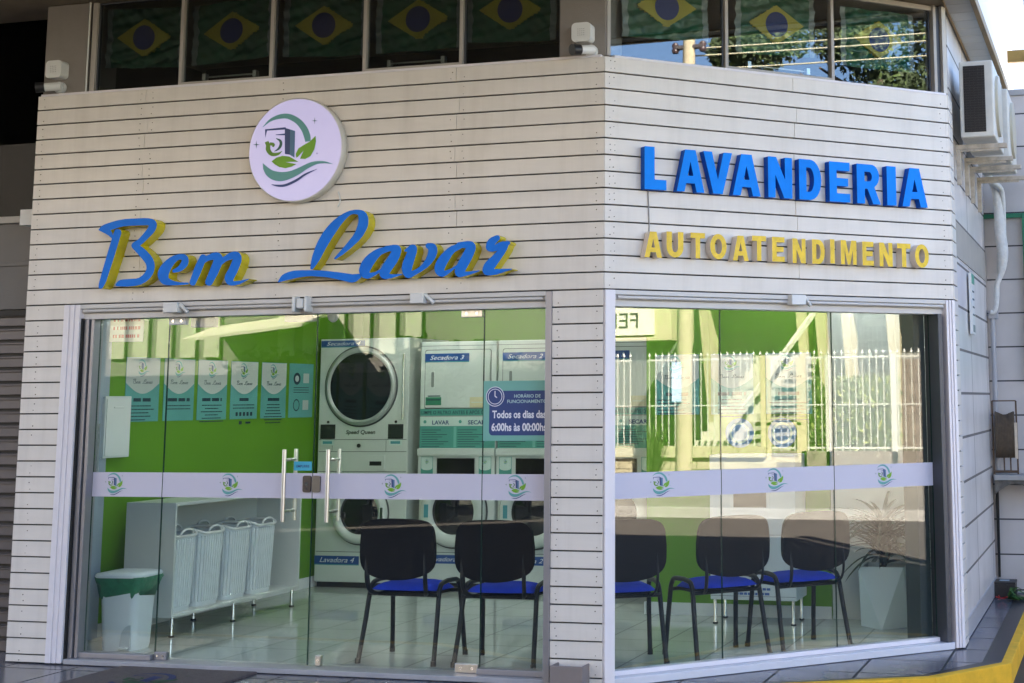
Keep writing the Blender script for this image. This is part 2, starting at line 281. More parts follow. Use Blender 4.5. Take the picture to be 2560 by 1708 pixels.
BEM = {'B':[[(-2.9213,2.6416),(-2.8849,2.6391),(-2.8576,2.6321),(-2.8468,2.6263),(-2.8381,2.6188),(-2.8319,2.6098),(-2.8285,2.6001),(-2.8278,2.5901),(-2.8308,2.5766),(-2.8373,2.5628),(-2.8481,2.5481),(-2.9154,2.4896),(-2.9388,2.4745),(-2.9062,2.4527),(-2.8874,2.4377),(-2.8613,2.4123),(-2.8453,2.3925),(-2.8341,2.3710),(-2.8295,2.3538),(-2.8285,2.3360),(-2.8317,2.3165),(-2.8407,2.2958),(-2.8550,2.2780),(-2.8694,2.2653),(-2.8886,2.2523),(-2.9201,2.2383),(-2.9588,2.2315),(-3.0102,2.2287),(-3.0907,2.2322),(-3.0971,2.2372),(-3.0973,2.2428),(-3.0859,2.2588),(-3.0745,2.2667),(-3.0644,2.2702),(-3.0480,2.2727),(-2.9584,2.2750),(-2.9359,2.2790),(-2.9127,2.2928),(-2.8981,2.3070),(-2.8898,2.3192),(-2.8860,2.3325),(-2.8866,2.3455),(-2.8889,2.3535),(-2.8953,2.3661),(-2.9091,2.3822),(-2.9445,2.4172),(-2.9911,2.4602),(-2.9972,2.4682),(-2.9993,2.4745),(-2.9982,2.4832),(-2.9925,2.4915),(-2.9851,2.4965),(-2.9607,2.5081),(-2.9503,2.5152),(-2.9215,2.5424),(-2.8916,2.5779),(-2.8850,2.5911),(-2.8855,2.5950),(-2.8964,2.5975),(-2.9323,2.5983),(-3.0154,2.5985),(-3.0611,2.5966),(-3.0886,2.5921),(-3.1512,2.5769),(-3.1381,2.5570),(-3.1342,2.5442),(-3.1231,2.5728),(-3.1158,2.5792),(-3.1075,2.5819),(-3.0939,2.5809),(-3.0835,2.5753),(-3.0765,2.5662),(-3.0750,2.5544),(-3.1156,2.4143),(-3.1627,2.2680),(-3.1770,2.2390),(-3.1885,2.2237),(-3.1972,2.2196),(-3.2082,2.2213),(-3.2130,2.2247),(-3.2164,2.2299),(-3.2170,2.2369),(-3.2135,2.2601),(-3.1964,2.3262),(-3.1403,2.5246),(-3.1624,2.5428),(-3.1882,2.5567),(-3.2355,2.5782),(-3.2377,2.5801),(-3.2381,2.5834),(-3.2195,2.6027),(-3.1999,2.6124),(-3.1688,2.6214),(-3.1087,2.6348),(-3.0540,2.6411)]],'e':[[(-2.6531,2.4144),(-2.6279,2.4116),(-2.6174,2.4073),(-2.6092,2.4008),(-2.6024,2.3914),(-2.5975,2.3771),(-2.5967,2.3642),(-2.5984,2.3554),(-2.6029,2.3446),(-2.6093,2.3360),(-2.6180,2.3277),(-2.6364,2.3153),(-2.6590,2.3065),(-2.6952,2.3027),(-2.7001,2.3039),(-2.7046,2.3080),(-2.7059,2.3143),(-2.7049,2.3179),(-2.7006,2.3216),(-2.6760,2.3331),(-2.6648,2.3416),(-2.6499,2.3600),(-2.6453,2.3741),(-2.6465,2.3791),(-2.6580,2.3812),(-2.6752,2.3733),(-2.6914,2.3596),(-2.7070,2.3396),(-2.7216,2.3148),(-2.7286,2.2969),(-2.7308,2.2842),(-2.7303,2.2741),(-2.7282,2.2704),(-2.7141,2.2618),(-2.6932,2.2530),(-2.6746,2.2477),(-2.6494,2.2434),(-2.5941,2.2410),(-2.5907,2.2391),(-2.5896,2.2357),(-2.5904,2.2318),(-2.5935,2.2300),(-2.6581,2.2265),(-2.7082,2.2267),(-2.7449,2.2296),(-2.7587,2.2329),(-2.7697,2.2376),(-2.7872,2.2513),(-2.8001,2.2711),(-2.8055,2.2894),(-2.8061,2.3019),(-2.8040,2.3142),(-2.7962,2.3325),(-2.7823,2.3512),(-2.7694,2.3645),(-2.7445,2.3845),(-2.7256,2.3960),(-2.7043,2.4054),(-2.6779,2.4110),(-2.6702,2.4139)]],'m':[[(-2.2914,2.4169),(-2.2817,2.4167),(-2.2692,2.4137),(-2.2597,2.4093),(-2.2500,2.4014),(-2.2401,2.3852),(-2.2377,2.3654),(-2.2400,2.3522),(-2.2476,2.3296),(-2.2636,2.2924),(-2.2859,2.2529),(-2.2888,2.2419),(-2.2838,2.2404),(-2.2673,2.2399),(-2.2443,2.2411),(-2.1878,2.2515),(-2.1842,2.2506),(-2.1843,2.2468),(-2.2410,2.2225),(-2.2775,2.2146),(-2.2992,2.2140),(-2.3090,2.2156),(-2.3227,2.2211),(-2.3325,2.2282),(-2.3386,2.2356),(-2.3444,2.2469),(-2.3469,2.2592),(-2.3461,2.2696),(-2.3415,2.2831),(-2.3208,2.3163),(-2.3063,2.3469),(-2.2977,2.3688),(-2.2980,2.3705),(-2.3001,2.3708),(-2.3225,2.3663),(-2.3431,2.3590),(-2.3695,2.3404),(-2.3950,2.2843),(-2.4285,2.2284),(-2.4325,2.2234),(-2.4390,2.2195),(-2.4459,2.2176),(-2.4531,2.2177),(-2.4614,2.2195),(-2.4703,2.2251),(-2.4764,2.2339),(-2.4777,2.2453),(-2.4317,2.3543),(-2.4263,2.3699),(-2.4277,2.3722),(-2.4468,2.3704),(-2.4626,2.3666),(-2.4738,2.3617),(-2.4858,2.3536),(-2.5139,2.2881),(-2.5425,2.2310),(-2.5472,2.2255),(-2.5562,2.2214),(-2.5671,2.2218),(-2.5772,2.2270),(-2.5840,2.2364),(-2.5845,2.2460),(-2.5573,2.3230),(-2.5454,2.3495),(-2.5183,2.3995),(-2.5095,2.4054),(-2.4963,2.4064),(-2.4881,2.4037),(-2.4780,2.3966),(-2.4426,2.4108),(-2.4255,2.4151),(-2.4110,2.4163),(-2.3942,2.4129),(-2.3830,2.4068),(-2.3736,2.3973),(-2.3660,2.3840),(-2.3273,2.4062),(-2.3072,2.4139)]],'L':[[(-1.5028,2.6331),(-1.4821,2.6324),(-1.4633,2.6296),(-1.4525,2.6264),(-1.4416,2.6206),(-1.4319,2.6124),(-1.4257,2.6045),(-1.4189,2.5910),(-1.4148,2.5764),(-1.4142,2.5497),(-1.4174,2.5336),(-1.4230,2.5183),(-1.4447,2.4809),(-1.4728,2.4495),(-1.5267,2.4060),(-1.5717,2.3738),(-1.6193,2.3478),(-1.6246,2.3470),(-1.6280,2.3486),(-1.6279,2.3557),(-1.5470,2.4398),(-1.5125,2.4802),(-1.4961,2.5060),(-1.4832,2.5407),(-1.4792,2.5594),(-1.4790,2.5784),(-1.4813,2.6014),(-1.4866,2.6047),(-1.5081,2.6092),(-1.5264,2.6062),(-1.5423,2.5966),(-1.5674,2.5729),(-1.5936,2.5439),(-1.6403,2.4805),(-1.6787,2.4222),(-1.7190,2.3516),(-1.7350,2.3291),(-1.7630,2.2951),(-1.7679,2.2926),(-1.7748,2.2930),(-1.7794,2.2957),(-1.7819,2.3002),(-1.7781,2.3400),(-1.7710,2.3725),(-1.7537,2.4220),(-1.7383,2.4560),(-1.7159,2.4931),(-1.6998,2.5150),(-1.6777,2.5409),(-1.6576,2.5610),(-1.6359,2.5789),(-1.6070,2.5984),(-1.5786,2.6134),(-1.5540,2.6233),(-1.5318,2.6298)],[(-1.8408,2.2912),(-1.7713,2.2893),(-1.6938,2.2843),(-1.6027,2.2730),(-1.5068,2.2571),(-1.4612,2.2587),(-1.4542,2.2549),(-1.4509,2.2506),(-1.4497,2.2423),(-1.4512,2.2374),(-1.4737,2.2199),(-1.4875,2.2129),(-1.4977,2.2101),(-1.5126,2.2091),(-1.5269,2.2110),(-1.5694,2.2230),(-1.6121,2.2323),(-1.6583,2.2419),(-1.7043,2.2486),(-1.7664,2.2537),(-1.8008,2.2541),(-1.8497,2.2502),(-1.9368,2.2350),(-1.9873,2.2236),(-1.9902,2.2258),(-1.9904,2.2299),(-1.9737,2.2571),(-1.9634,2.2664),(-1.9495,2.2744),(-1.9297,2.2816),(-1.9019,2.2880),(-1.8777,2.2906)]],'a':[[(-1.2508,2.4199),(-1.2299,2.4187),(-1.2200,2.4150),(-1.2127,2.4102),(-1.2030,2.3964),(-1.2007,2.3879),(-1.2005,2.3784),(-1.2071,2.3541),(-1.2251,2.3183),(-1.2722,2.2546),(-1.2693,2.2526),(-1.2545,2.2494),(-1.1937,2.2501),(-1.1917,2.2487),(-1.1918,2.2452),(-1.2576,2.2277),(-1.2879,2.2233),(-1.3028,2.2237),(-1.3178,2.2287),(-1.3271,2.2363),(-1.3330,2.2462),(-1.3350,2.2564),(-1.3353,2.2601),(-1.3369,2.2607),(-1.3730,2.2401),(-1.3980,2.2300),(-1.4148,2.2284),(-1.4351,2.2335),(-1.4454,2.2395),(-1.4542,2.2475),(-1.4603,2.2561),(-1.4646,2.2669),(-1.4664,2.2779),(-1.4653,2.2895),(-1.4575,2.3128),(-1.4456,2.3330),(-1.4294,2.3524),(-1.4076,2.3705),(-1.3755,2.3899),(-1.3472,2.4019),(-1.3079,2.4094),(-1.2991,2.4145)],[(-1.2770,2.3827),(-1.3056,2.3736),(-1.3220,2.3666),(-1.3323,2.3595),(-1.3475,2.3444),(-1.3761,2.3073),(-1.3950,2.2746),(-1.3983,2.2631),(-1.3855,2.2622),(-1.3593,2.2673),(-1.3285,2.2833),(-1.3134,2.3105),(-1.2891,2.3420),(-1.2639,2.3788),(-1.2652,2.3816)]],'v':[[(-1.0229,2.4215),(-1.0057,2.4204),(-0.9946,2.4160),(-0.9842,2.4076),(-0.9766,2.3935),(-0.9746,2.3744),(-0.9765,2.3610),(-0.9819,2.3440),(-0.9895,2.3290),(-1.0110,2.3025),(-1.0368,2.2806),(-1.0676,2.2620),(-1.1323,2.2282),(-1.1507,2.2245),(-1.1620,2.2267),(-1.1718,2.2317),(-1.1851,2.2460),(-1.1933,2.2677),(-1.1952,2.2856),(-1.1921,2.3061),(-1.1847,2.3270),(-1.1660,2.3684),(-1.1635,2.3757),(-1.1774,2.3771),(-1.1811,2.3811),(-1.1810,2.3868),(-1.1451,2.4136),(-1.1347,2.4172),(-1.1224,2.4167),(-1.1109,2.4105),(-1.1040,2.4010),(-1.1011,2.3910),(-1.1029,2.3711),(-1.1287,2.2872),(-1.1326,2.2675),(-1.1300,2.2657),(-1.1164,2.2695),(-1.0974,2.2783),(-1.0759,2.2943),(-1.0612,2.3090),(-1.0478,2.3280),(-1.0358,2.3553),(-1.0320,2.3750),(-1.0325,2.3851),(-1.0457,2.3968),(-1.0485,2.4022),(-1.0487,2.4103),(-1.0456,2.4163),(-1.0416,2.4194),(-1.0363,2.4215)]],'a2':[[(-0.7912,2.4247),(-0.7674,2.4227),(-0.7587,2.4195),(-0.7504,2.4140),(-0.7409,2.4006),(-0.7377,2.3848),(-0.7396,2.3715),(-0.7442,2.3576),(-0.7618,2.3190),(-0.8019,2.2526),(-0.7911,2.2507),(-0.7740,2.2508),(-0.7170,2.2560),(-0.7121,2.2553),(-0.7118,2.2511),(-0.7723,2.2330),(-0.8258,2.2199),(-0.8402,2.2211),(-0.8509,2.2262),(-0.8592,2.2349),(-0.8636,2.2465),(-0.8644,2.2554),(-0.8617,2.2689),(-0.8631,2.2698),(-0.9090,2.2376),(-0.9252,2.2282),(-0.9402,2.2252),(-0.9583,2.2289),(-0.9700,2.2353),(-0.9772,2.2412),(-0.9838,2.2496),(-0.9887,2.2595),(-0.9913,2.2754),(-0.9899,2.2860),(-0.9847,2.3025),(-0.9719,2.3258),(-0.9546,2.3481),(-0.9287,2.3736),(-0.9063,2.3904),(-0.8875,2.4004),(-0.8576,2.4088),(-0.8523,2.4157),(-0.8478,2.4185)],[(-0.8211,2.3869),(-0.8625,2.3668),(-0.8718,2.3591),(-0.8853,2.3428),(-0.9145,2.2973),(-0.9294,2.2667),(-0.9297,2.2620),(-0.9282,2.2601),(-0.9118,2.2628),(-0.8883,2.2709),(-0.8529,2.2905),(-0.8440,2.3084),(-0.8000,2.3820),(-0.8012,2.3843)]],'r':[[(-0.6128,2.4508),(-0.6037,2.4506),(-0.5965,2.4468),(-0.5913,2.4392),(-0.5911,2.4306),(-0.5941,2.4247),(-0.6170,2.4039),(-0.6235,2.3952),(-0.5963,2.4099),(-0.5709,2.4151),(-0.5358,2.4149),(-0.5290,2.4095),(-0.5279,2.4022),(-0.5294,2.3985),(-0.5379,2.3923),(-0.5476,2.3671),(-0.5594,2.3476),(-0.6235,2.2609),(-0.5967,2.2586),(-0.5586,2.2599),(-0.5166,2.2586),(-0.5146,2.2566),(-0.5163,2.2540),(-0.5455,2.2468),(-0.6048,2.2294),(-0.6447,2.2246),(-0.6644,2.2253),(-0.6768,2.2288),(-0.6873,2.2366),(-0.6940,2.2486),(-0.6951,2.2623),(-0.6936,2.2696),(-0.6862,2.2864),(-0.6780,2.2981),(-0.6632,2.3129),(-0.6389,2.3318),(-0.6047,2.3625),(-0.6323,2.3582),(-0.6486,2.3587),(-0.6575,2.3610),(-0.6660,2.3655),(-0.6712,2.3705),(-0.6755,2.3790),(-0.6770,2.3878),(-0.6725,2.4096),(-0.6619,2.4272),(-0.6451,2.4395)]]}
LOGO = [('teal',[(-0.698,0.470),(-0.676,0.483),(-0.655,0.497),(-0.633,0.512),(-0.612,0.526),(-0.591,0.539),(-0.570,0.552),(-0.549,0.563),(-0.527,0.572),(-0.504,0.580),(-0.481,0.587),(-0.457,0.593),(-0.433,0.598),(-0.409,0.602),(-0.385,0.605),(-0.361,0.608),(-0.338,0.610),(-0.314,0.611),(-0.291,0.611),(-0.269,0.611),(-0.247,0.611),(-0.226,0.609),(-0.206,0.606),(-0.185,0.602),(-0.166,0.596),(-0.145,0.588),(-0.123,0.578),(-0.101,0.567),(-0.078,0.554),(-0.055,0.541),(-0.033,0.526),(-0.013,0.512),(0.006,0.497),(0.023,0.483),(0.039,0.468),(0.054,0.451),(0.069,0.434),(0.083,0.417),(0.096,0.399),(0.109,0.382),(0.121,0.365),(0.131,0.349),(0.140,0.332),(0.148,0.315),(0.156,0.297),(0.163,0.280),(0.170,0.263),(0.177,0.246),(0.183,0.230),(0.188,0.218),(0.191,0.208),(0.195,0.197),(0.198,0.187),(0.201,0.176),(0.204,0.164),(0.207,0.151),(0.211,0.137),(0.326,0.144),(0.325,0.156),(0.325,0.167),(0.326,0.178),(0.326,0.191),(0.325,0.206),(0.323,0.222),(0.320,0.239),(0.315,0.257),(0.309,0.275),(0.303,0.294),(0.295,0.314),(0.286,0.335),(0.276,0.357),(0.265,0.379),(0.252,0.401),(0.237,0.423),(0.222,0.444),(0.206,0.464),(0.189,0.485),(0.171,0.506),(0.151,0.527),(0.130,0.547),(0.107,0.566),(0.083,0.585),(0.058,0.602),(0.032,0.618),(0.005,0.634),(-0.024,0.649),(-0.053,0.663),(-0.082,0.675),(-0.112,0.686),(-0.142,0.694),(-0.171,0.700),(-0.200,0.704),(-0.228,0.706),(-0.256,0.707),(-0.283,0.705),(-0.309,0.703),(-0.335,0.699),(-0.361,0.695),(-0.386,0.689),(-0.412,0.682),(-0.438,0.674),(-0.463,0.664),(-0.488,0.654),(-0.512,0.642),(-0.536,0.630),(-0.558,0.616),(-0.580,0.601),(-0.600,0.585),(-0.618,0.567),(-0.636,0.549),(-0.653,0.531),(-0.670,0.512),(-0.687,0.494),(-0.705,0.477)]),
('navy',[(-0.650,0.426),(-0.211,0.442),(-0.209,0.398),(-0.605,0.397),(-0.636,0.263)]),
('navy',[(-0.417,0.313),(-0.223,0.321),(-0.221,0.287),(-0.414,0.301)]),
('navy',[(-0.227,0.432),(-0.112,0.393),(-0.102,-0.091),(-0.208,-0.071)]),
('blue',[(-0.112,0.393),(-0.005,0.357),(-0.001,-0.154),(-0.102,-0.091)]),
('green',[(-0.643,0.171),(-0.638,0.162),(-0.633,0.152),(-0.629,0.143),(-0.624,0.135),(-0.621,0.127),(-0.618,0.120),(-0.615,0.113),(-0.614,0.107),(-0.613,0.102),(-0.614,0.096),(-0.615,0.087),(-0.616,0.075),(-0.617,0.062),(-0.617,0.046),(-0.614,0.028),(-0.607,0.011),(-0.599,-0.004),(-0.590,-0.019),(-0.579,-0.033),(-0.566,-0.047),(-0.552,-0.061),(-0.536,-0.074),(-0.518,-0.085),(-0.498,-0.094),(-0.477,-0.100),(-0.456,-0.103),(-0.436,-0.104),(-0.416,-0.103),(-0.396,-0.101),(-0.377,-0.098),(-0.360,-0.094),(-0.344,-0.089),(-0.329,-0.082),(-0.316,-0.074),(-0.305,-0.065),(-0.296,-0.055),(-0.288,-0.045),(-0.280,-0.035),(-0.272,-0.026),(-0.263,-0.017),(-0.269,-0.010),(-0.282,-0.014),(-0.295,-0.019),(-0.307,-0.024),(-0.319,-0.028),(-0.331,-0.032),(-0.342,-0.035),(-0.353,-0.037),(-0.364,-0.038),(-0.377,-0.038),(-0.392,-0.038),(-0.407,-0.039),(-0.423,-0.038),(-0.438,-0.036),(-0.452,-0.034),(-0.462,-0.031),(-0.470,-0.028),(-0.475,-0.024),(-0.482,-0.018),(-0.489,-0.010),(-0.495,-0.001),(-0.502,0.009),(-0.508,0.020),(-0.513,0.030),(-0.517,0.037),(-0.519,0.042),(-0.519,0.046),(-0.520,0.053),(-0.520,0.063),(-0.520,0.074),(-0.520,0.087),(-0.521,0.102),(-0.524,0.117),(-0.529,0.131),(-0.534,0.143),(-0.540,0.154),(-0.546,0.164),(-0.551,0.174),(-0.557,0.182),(-0.562,0.190),(-0.566,0.198)]),
('green',[(-0.537,0.111),(-0.527,0.109),(-0.515,0.106),(-0.504,0.104),(-0.494,0.102),(-0.486,0.100),(-0.481,0.098),(-0.479,0.098),(-0.482,0.101),(-0.486,0.108),(-0.485,0.112),(-0.483,0.112),(-0.482,0.107),(-0.481,0.101),(-0.481,0.094),(-0.480,0.086),(-0.479,0.078),(-0.447,0.071),(-0.444,0.075),(-0.440,0.080),(-0.435,0.085),(-0.430,0.092),(-0.426,0.100),(-0.423,0.111),(-0.425,0.126),(-0.435,0.141),(-0.449,0.152),(-0.462,0.158),(-0.475,0.161),(-0.487,0.163),(-0.498,0.164),(-0.509,0.166),(-0.519,0.167),(-0.528,0.168)]),
('dkgreen',[(-0.404,0.230),(-0.394,0.223),(-0.383,0.215),(-0.371,0.207),(-0.361,0.199),(-0.351,0.192),(-0.343,0.185),(-0.338,0.178),(-0.334,0.173),(-0.332,0.168),(-0.329,0.161),(-0.327,0.155),(-0.326,0.148),(-0.324,0.141),(-0.324,0.134),(-0.324,0.126),(-0.325,0.119),(-0.326,0.112),(-0.329,0.103),(-0.332,0.094),(-0.336,0.085),(-0.341,0.075),(-0.347,0.066),(-0.352,0.057),(-0.358,0.049),(-0.364,0.042),(-0.372,0.035),(-0.380,0.028),(-0.390,0.020),(-0.400,0.013),(-0.411,0.006),(-0.421,-0.002),(-0.431,-0.009),(-0.427,-0.016),(-0.414,-0.012),(-0.401,-0.009),(-0.388,-0.006),(-0.375,-0.003),(-0.362,0.001),(-0.349,0.006),(-0.336,0.012),(-0.324,0.019),(-0.314,0.028),(-0.304,0.037),(-0.295,0.048),(-0.287,0.058),(-0.280,0.070),(-0.274,0.082),(-0.270,0.094),(-0.267,0.106),(-0.265,0.118),(-0.265,0.130),(-0.266,0.142),(-0.268,0.155),(-0.272,0.167),(-0.278,0.179),(-0.286,0.190),(-0.295,0.200),(-0.307,0.210),(-0.320,0.217),(-0.333,0.222),(-0.347,0.226),(-0.360,0.230),(-0.373,0.233),(-0.386,0.237),(-0.398,0.241)]),
('leaf',[(-0.482,-0.200),(-0.383,-0.135),(-0.255,-0.103),(-0.108,-0.126),(-0.010,-0.180),(0.092,-0.236),(-0.185,-0.227),(0.050,-0.278),(-0.053,-0.324),(-0.181,-0.346),(-0.311,-0.318),(-0.411,-0.262)]),
('leaf',[(0.041,-0.157),(0.027,-0.080),(0.080,0.019),(0.206,0.086),(0.317,0.138),(0.433,0.241),(0.445,0.131),(0.418,-0.013),(0.343,-0.140),(0.232,-0.192),(0.119,-0.179),(0.191,-0.030),(0.078,-0.141)]),
('teal',[(-0.665,-0.220),(-0.643,-0.240),(-0.621,-0.259),(-0.598,-0.278),(-0.572,-0.298),(-0.543,-0.319),(-0.512,-0.340),(-0.478,-0.361),(-0.439,-0.378),(-0.394,-0.392),(-0.345,-0.403),(-0.293,-0.412),(-0.243,-0.416),(-0.194,-0.416),(-0.146,-0.413),(-0.098,-0.406),(-0.050,-0.397),(-0.002,-0.384),(0.046,-0.368),(0.093,-0.351),(0.141,-0.333),(0.189,-0.315),(0.238,-0.295),(0.286,-0.277),(0.331,-0.263),(0.373,-0.253),(0.412,-0.247),(0.451,-0.243),(0.490,-0.242),(0.530,-0.242),(0.570,-0.244),(0.609,-0.249),(0.650,-0.257),(0.692,-0.269),(0.734,-0.284),(0.777,-0.300),(0.819,-0.316),(0.651,-0.293),(0.612,-0.294),(0.574,-0.293),(0.534,-0.294),(0.492,-0.300),(0.447,-0.312),(0.399,-0.329),(0.351,-0.349),(0.303,-0.370),(0.255,-0.395),(0.208,-0.423),(0.161,-0.452),(0.114,-0.477),(0.067,-0.500),(0.019,-0.521),(-0.028,-0.539),(-0.076,-0.555),(-0.124,-0.569),(-0.173,-0.580),(-0.221,-0.587),(-0.269,-0.590),(-0.315,-0.587),(-0.362,-0.579),(-0.407,-0.567),(-0.448,-0.552),(-0.486,-0.533),(-0.522,-0.510),(-0.554,-0.485),(-0.582,-0.458),(-0.604,-0.430),(-0.621,-0.400),(-0.636,-0.369),(-0.652,-0.338)]),
('navy',[(-0.462,-0.646),(-0.446,-0.652),(-0.431,-0.658),(-0.416,-0.664),(-0.400,-0.670),(-0.384,-0.676),(-0.367,-0.682),(-0.349,-0.686),(-0.331,-0.690),(-0.312,-0.693),(-0.294,-0.696),(-0.274,-0.698),(-0.254,-0.699),(-0.232,-0.700),(-0.210,-0.699),(-0.186,-0.697),(-0.161,-0.693),(-0.134,-0.687),(-0.106,-0.679),(-0.078,-0.670),(-0.048,-0.659),(-0.019,-0.648),(0.011,-0.636),(0.039,-0.624),(0.067,-0.611),(0.094,-0.598),(0.120,-0.583),(0.145,-0.568),(0.170,-0.552),(0.194,-0.536),(0.219,-0.521),(0.243,-0.506),(0.268,-0.493),(0.294,-0.480),(0.321,-0.467),(0.349,-0.455),(0.376,-0.443),(0.405,-0.432),(0.433,-0.420),(0.461,-0.408),(0.489,-0.397),(0.486,-0.391),(0.456,-0.399),(0.427,-0.407),(0.396,-0.415),(0.366,-0.423),(0.336,-0.432),(0.307,-0.441),(0.277,-0.450),(0.249,-0.461),(0.220,-0.473),(0.193,-0.487),(0.167,-0.501),(0.142,-0.516),(0.116,-0.530),(0.091,-0.544),(0.066,-0.557),(0.041,-0.569),(0.014,-0.581),(-0.014,-0.593),(-0.043,-0.604),(-0.072,-0.615),(-0.100,-0.625),(-0.127,-0.634),(-0.153,-0.641),(-0.176,-0.647),(-0.198,-0.651),(-0.218,-0.654),(-0.238,-0.655),(-0.256,-0.655),(-0.275,-0.655),(-0.293,-0.654),(-0.311,-0.653),(-0.329,-0.652),(-0.346,-0.652),(-0.363,-0.650),(-0.379,-0.649),(-0.395,-0.647),(-0.411,-0.644),(-0.427,-0.642),(-0.443,-0.640),(-0.460,-0.638)]),
('dkgreen',[(-0.734,0.133),(-0.806,0.128),(-0.812,0.052),(-0.824,0.129),(-0.896,0.142),(-0.825,0.146),(-0.819,0.223),(-0.806,0.145)]),
('dkgreen',[(0.473,0.523),(0.415,0.520),(0.410,0.457),(0.400,0.521),(0.342,0.531),(0.400,0.535),(0.405,0.598),(0.415,0.534)]),
('navy',[(0.513,-0.099),(0.481,-0.101),(0.478,-0.135),(0.473,-0.101),(0.442,-0.096),(0.473,-0.094),(0.476,-0.060),(0.481,-0.094)])]
# ------------------------------------------------------------------ palette
PVC = M("white_pvc_siding", (.755, .705, .645), .42, var=.05, scale=2.0, aniso=(1, 1, 6), bump=.05, bscale=180)
def weather(m, amount=.10, sx=7.0, sz=.55, col=(.80, .74, .64)):
    """faint vertical rain streaks and grime multiplied over the base colour"""
    nt = m.node_tree; b = nt.nodes["Principled BSDF"]; src = b.inputs["Base Color"].links[0].from_socket
    tc = nt.nodes.new("ShaderNodeTexCoord"); mp = nt.nodes.new("ShaderNodeMapping"); mp.inputs["Scale"].default_value = (sx, sx, sz)
    n = nt.nodes.new("ShaderNodeTexNoise"); n.inputs["Scale"].default_value = 1.0; n.inputs["Detail"].default_value = 7; n.inputs["Roughness"].default_value = .7
    nt.links.new(tc.outputs["Object"], mp.inputs[0]); nt.links.new(mp.outputs[0], n.inputs["Vector"])
    r = nt.nodes.new("ShaderNodeValToRGB"); r.color_ramp.elements[0].position = .46; r.color_ramp.elements[1].position = .78
    r.color_ramp.elements[0].color = (1, 1, 1, 1); r.color_ramp.elements[1].color = (*[1-amount*(1.6-c) for c in col], 1)
    mx = nt.nodes.new("ShaderNodeMix"); mx.data_type = 'RGBA'; mx.blend_type = 'MULTIPLY'; mx.inputs[0].default_value = 1
    nt.links.new(n.outputs["Fac"], r.inputs[0]); nt.links.new(src, mx.inputs[6]); nt.links.new(r.outputs[0], mx.inputs[7]); nt.links.new(mx.outputs[2], b.inputs["Base Color"])
weather(PVC, .16)
GAP = M("siding_gap", (.05, .045, .04), .8)
TRIM = M("white_trim", (.79, .755, .785), .35, var=.03)
RAIL = M("painted_rail", (.62, .60, .58), .4, var=.05)
STEEL = M("brushed_steel", (.62, .60, .57), .28, 1.0, var=.05, scale=30, aniso=(1, 1, .1))
CHROME = M("chrome", (.75, .75, .75), .12, 1.0, var=.0)
ALU = M("grey_aluminium", (.30, .30, .33), .38, .6, var=.05)
DKALU = M("dark_aluminium", (.07, .075, .09), .4, .3, var=.05)
BLACK = M("black_plastic", (.012, .012, .014), .45, var=.1)
RUBBER = M("black_seal", (.01, .01, .01), .7)
WHITE = M("white_plastic", (.72, .73, .72), .4, var=.03)
SCREW = M("screw_head", (.18, .15, .12), .5, .5)
COLP = M("grey_column_paint", (.25, .225, .205), .75, var=.10, scale=3, bump=.15, bscale=120)
GLASS_A = glass_mat("door_glass", (.955, .985, .965), .034)
GLASS_B = glass_mat("corner_glass", (.955, .985, .965), .058)
GLASS_U = glass_mat("upper_glass", (.66, .70, .70), .065)
FROST = M("frosted_film", (.60, .58, .68), .5, var=.02)
LTEAL = M("logo_teal", (.12, .36, .35), .5, var=.06); LNAVY = M("logo_navy", (.035, .065, .19), .5, var=.06)
LBLUE = M("logo_blue", (.075, .18, .30), .5, var=.06); LGREEN = M("logo_green", (.13, .30, .03), .5, var=.06)
LDKG = M("logo_dark_green", (.03, .13, .08), .5, var=.06); LLEAF = M("logo_leaf", (.17, .40, .02), .5, var=.08)
LOGO_MATS = [LTEAL, LNAVY, LBLUE, LGREEN, LDKG, LLEAF]
LIDX = {'teal': 0, 'navy': 1, 'blue': 2, 'green': 3, 'dkgreen': 4, 'leaf': 5}
def logo(mb, cx, cz, R, y, base, step=.0003, sx=1.0):
    for i, (c, pts) in enumerate(LOGO):
        mb.shape([[(cx+p[0]*R*sx, cz+p[1]*R) for p in pts]], y-step*(i+1), None, base+LIDX[c])
def script_name(mb, cx, cz, width, y, mi):
    xs = [p[0] for k in BEM for lp in BEM[k] for p in lp]; zs = [p[1] for k in BEM for lp in BEM[k] for p in lp]
    x0, x1, z0, z1 = min(xs), max(xs), min(zs), max(zs); k = width/(x1-x0)
    for key in BEM:
        mb.shape([[(cx+(p[0]-(x0+x1)/2)*k, cz+(p[1]-(z0+z1)/2)*k) for p in lp] for lp in BEM[key]], y, None, mi)

# ------------------------------------------------------------------ facade geometry constants
PITCH = .095
def zn(n): return (36.45-n)*PITCH
BA = 0.7671204               # the chamfered corner turns 44 degrees
BL = 2.445
XL, XJ = -3.80, -3.512       # left end of the siding, left jamb
XC, YC = BL*math.cos(BA), BL*math.sin(BA)
SOF = 4.06
ZT = zn(0)                   # top of the siding

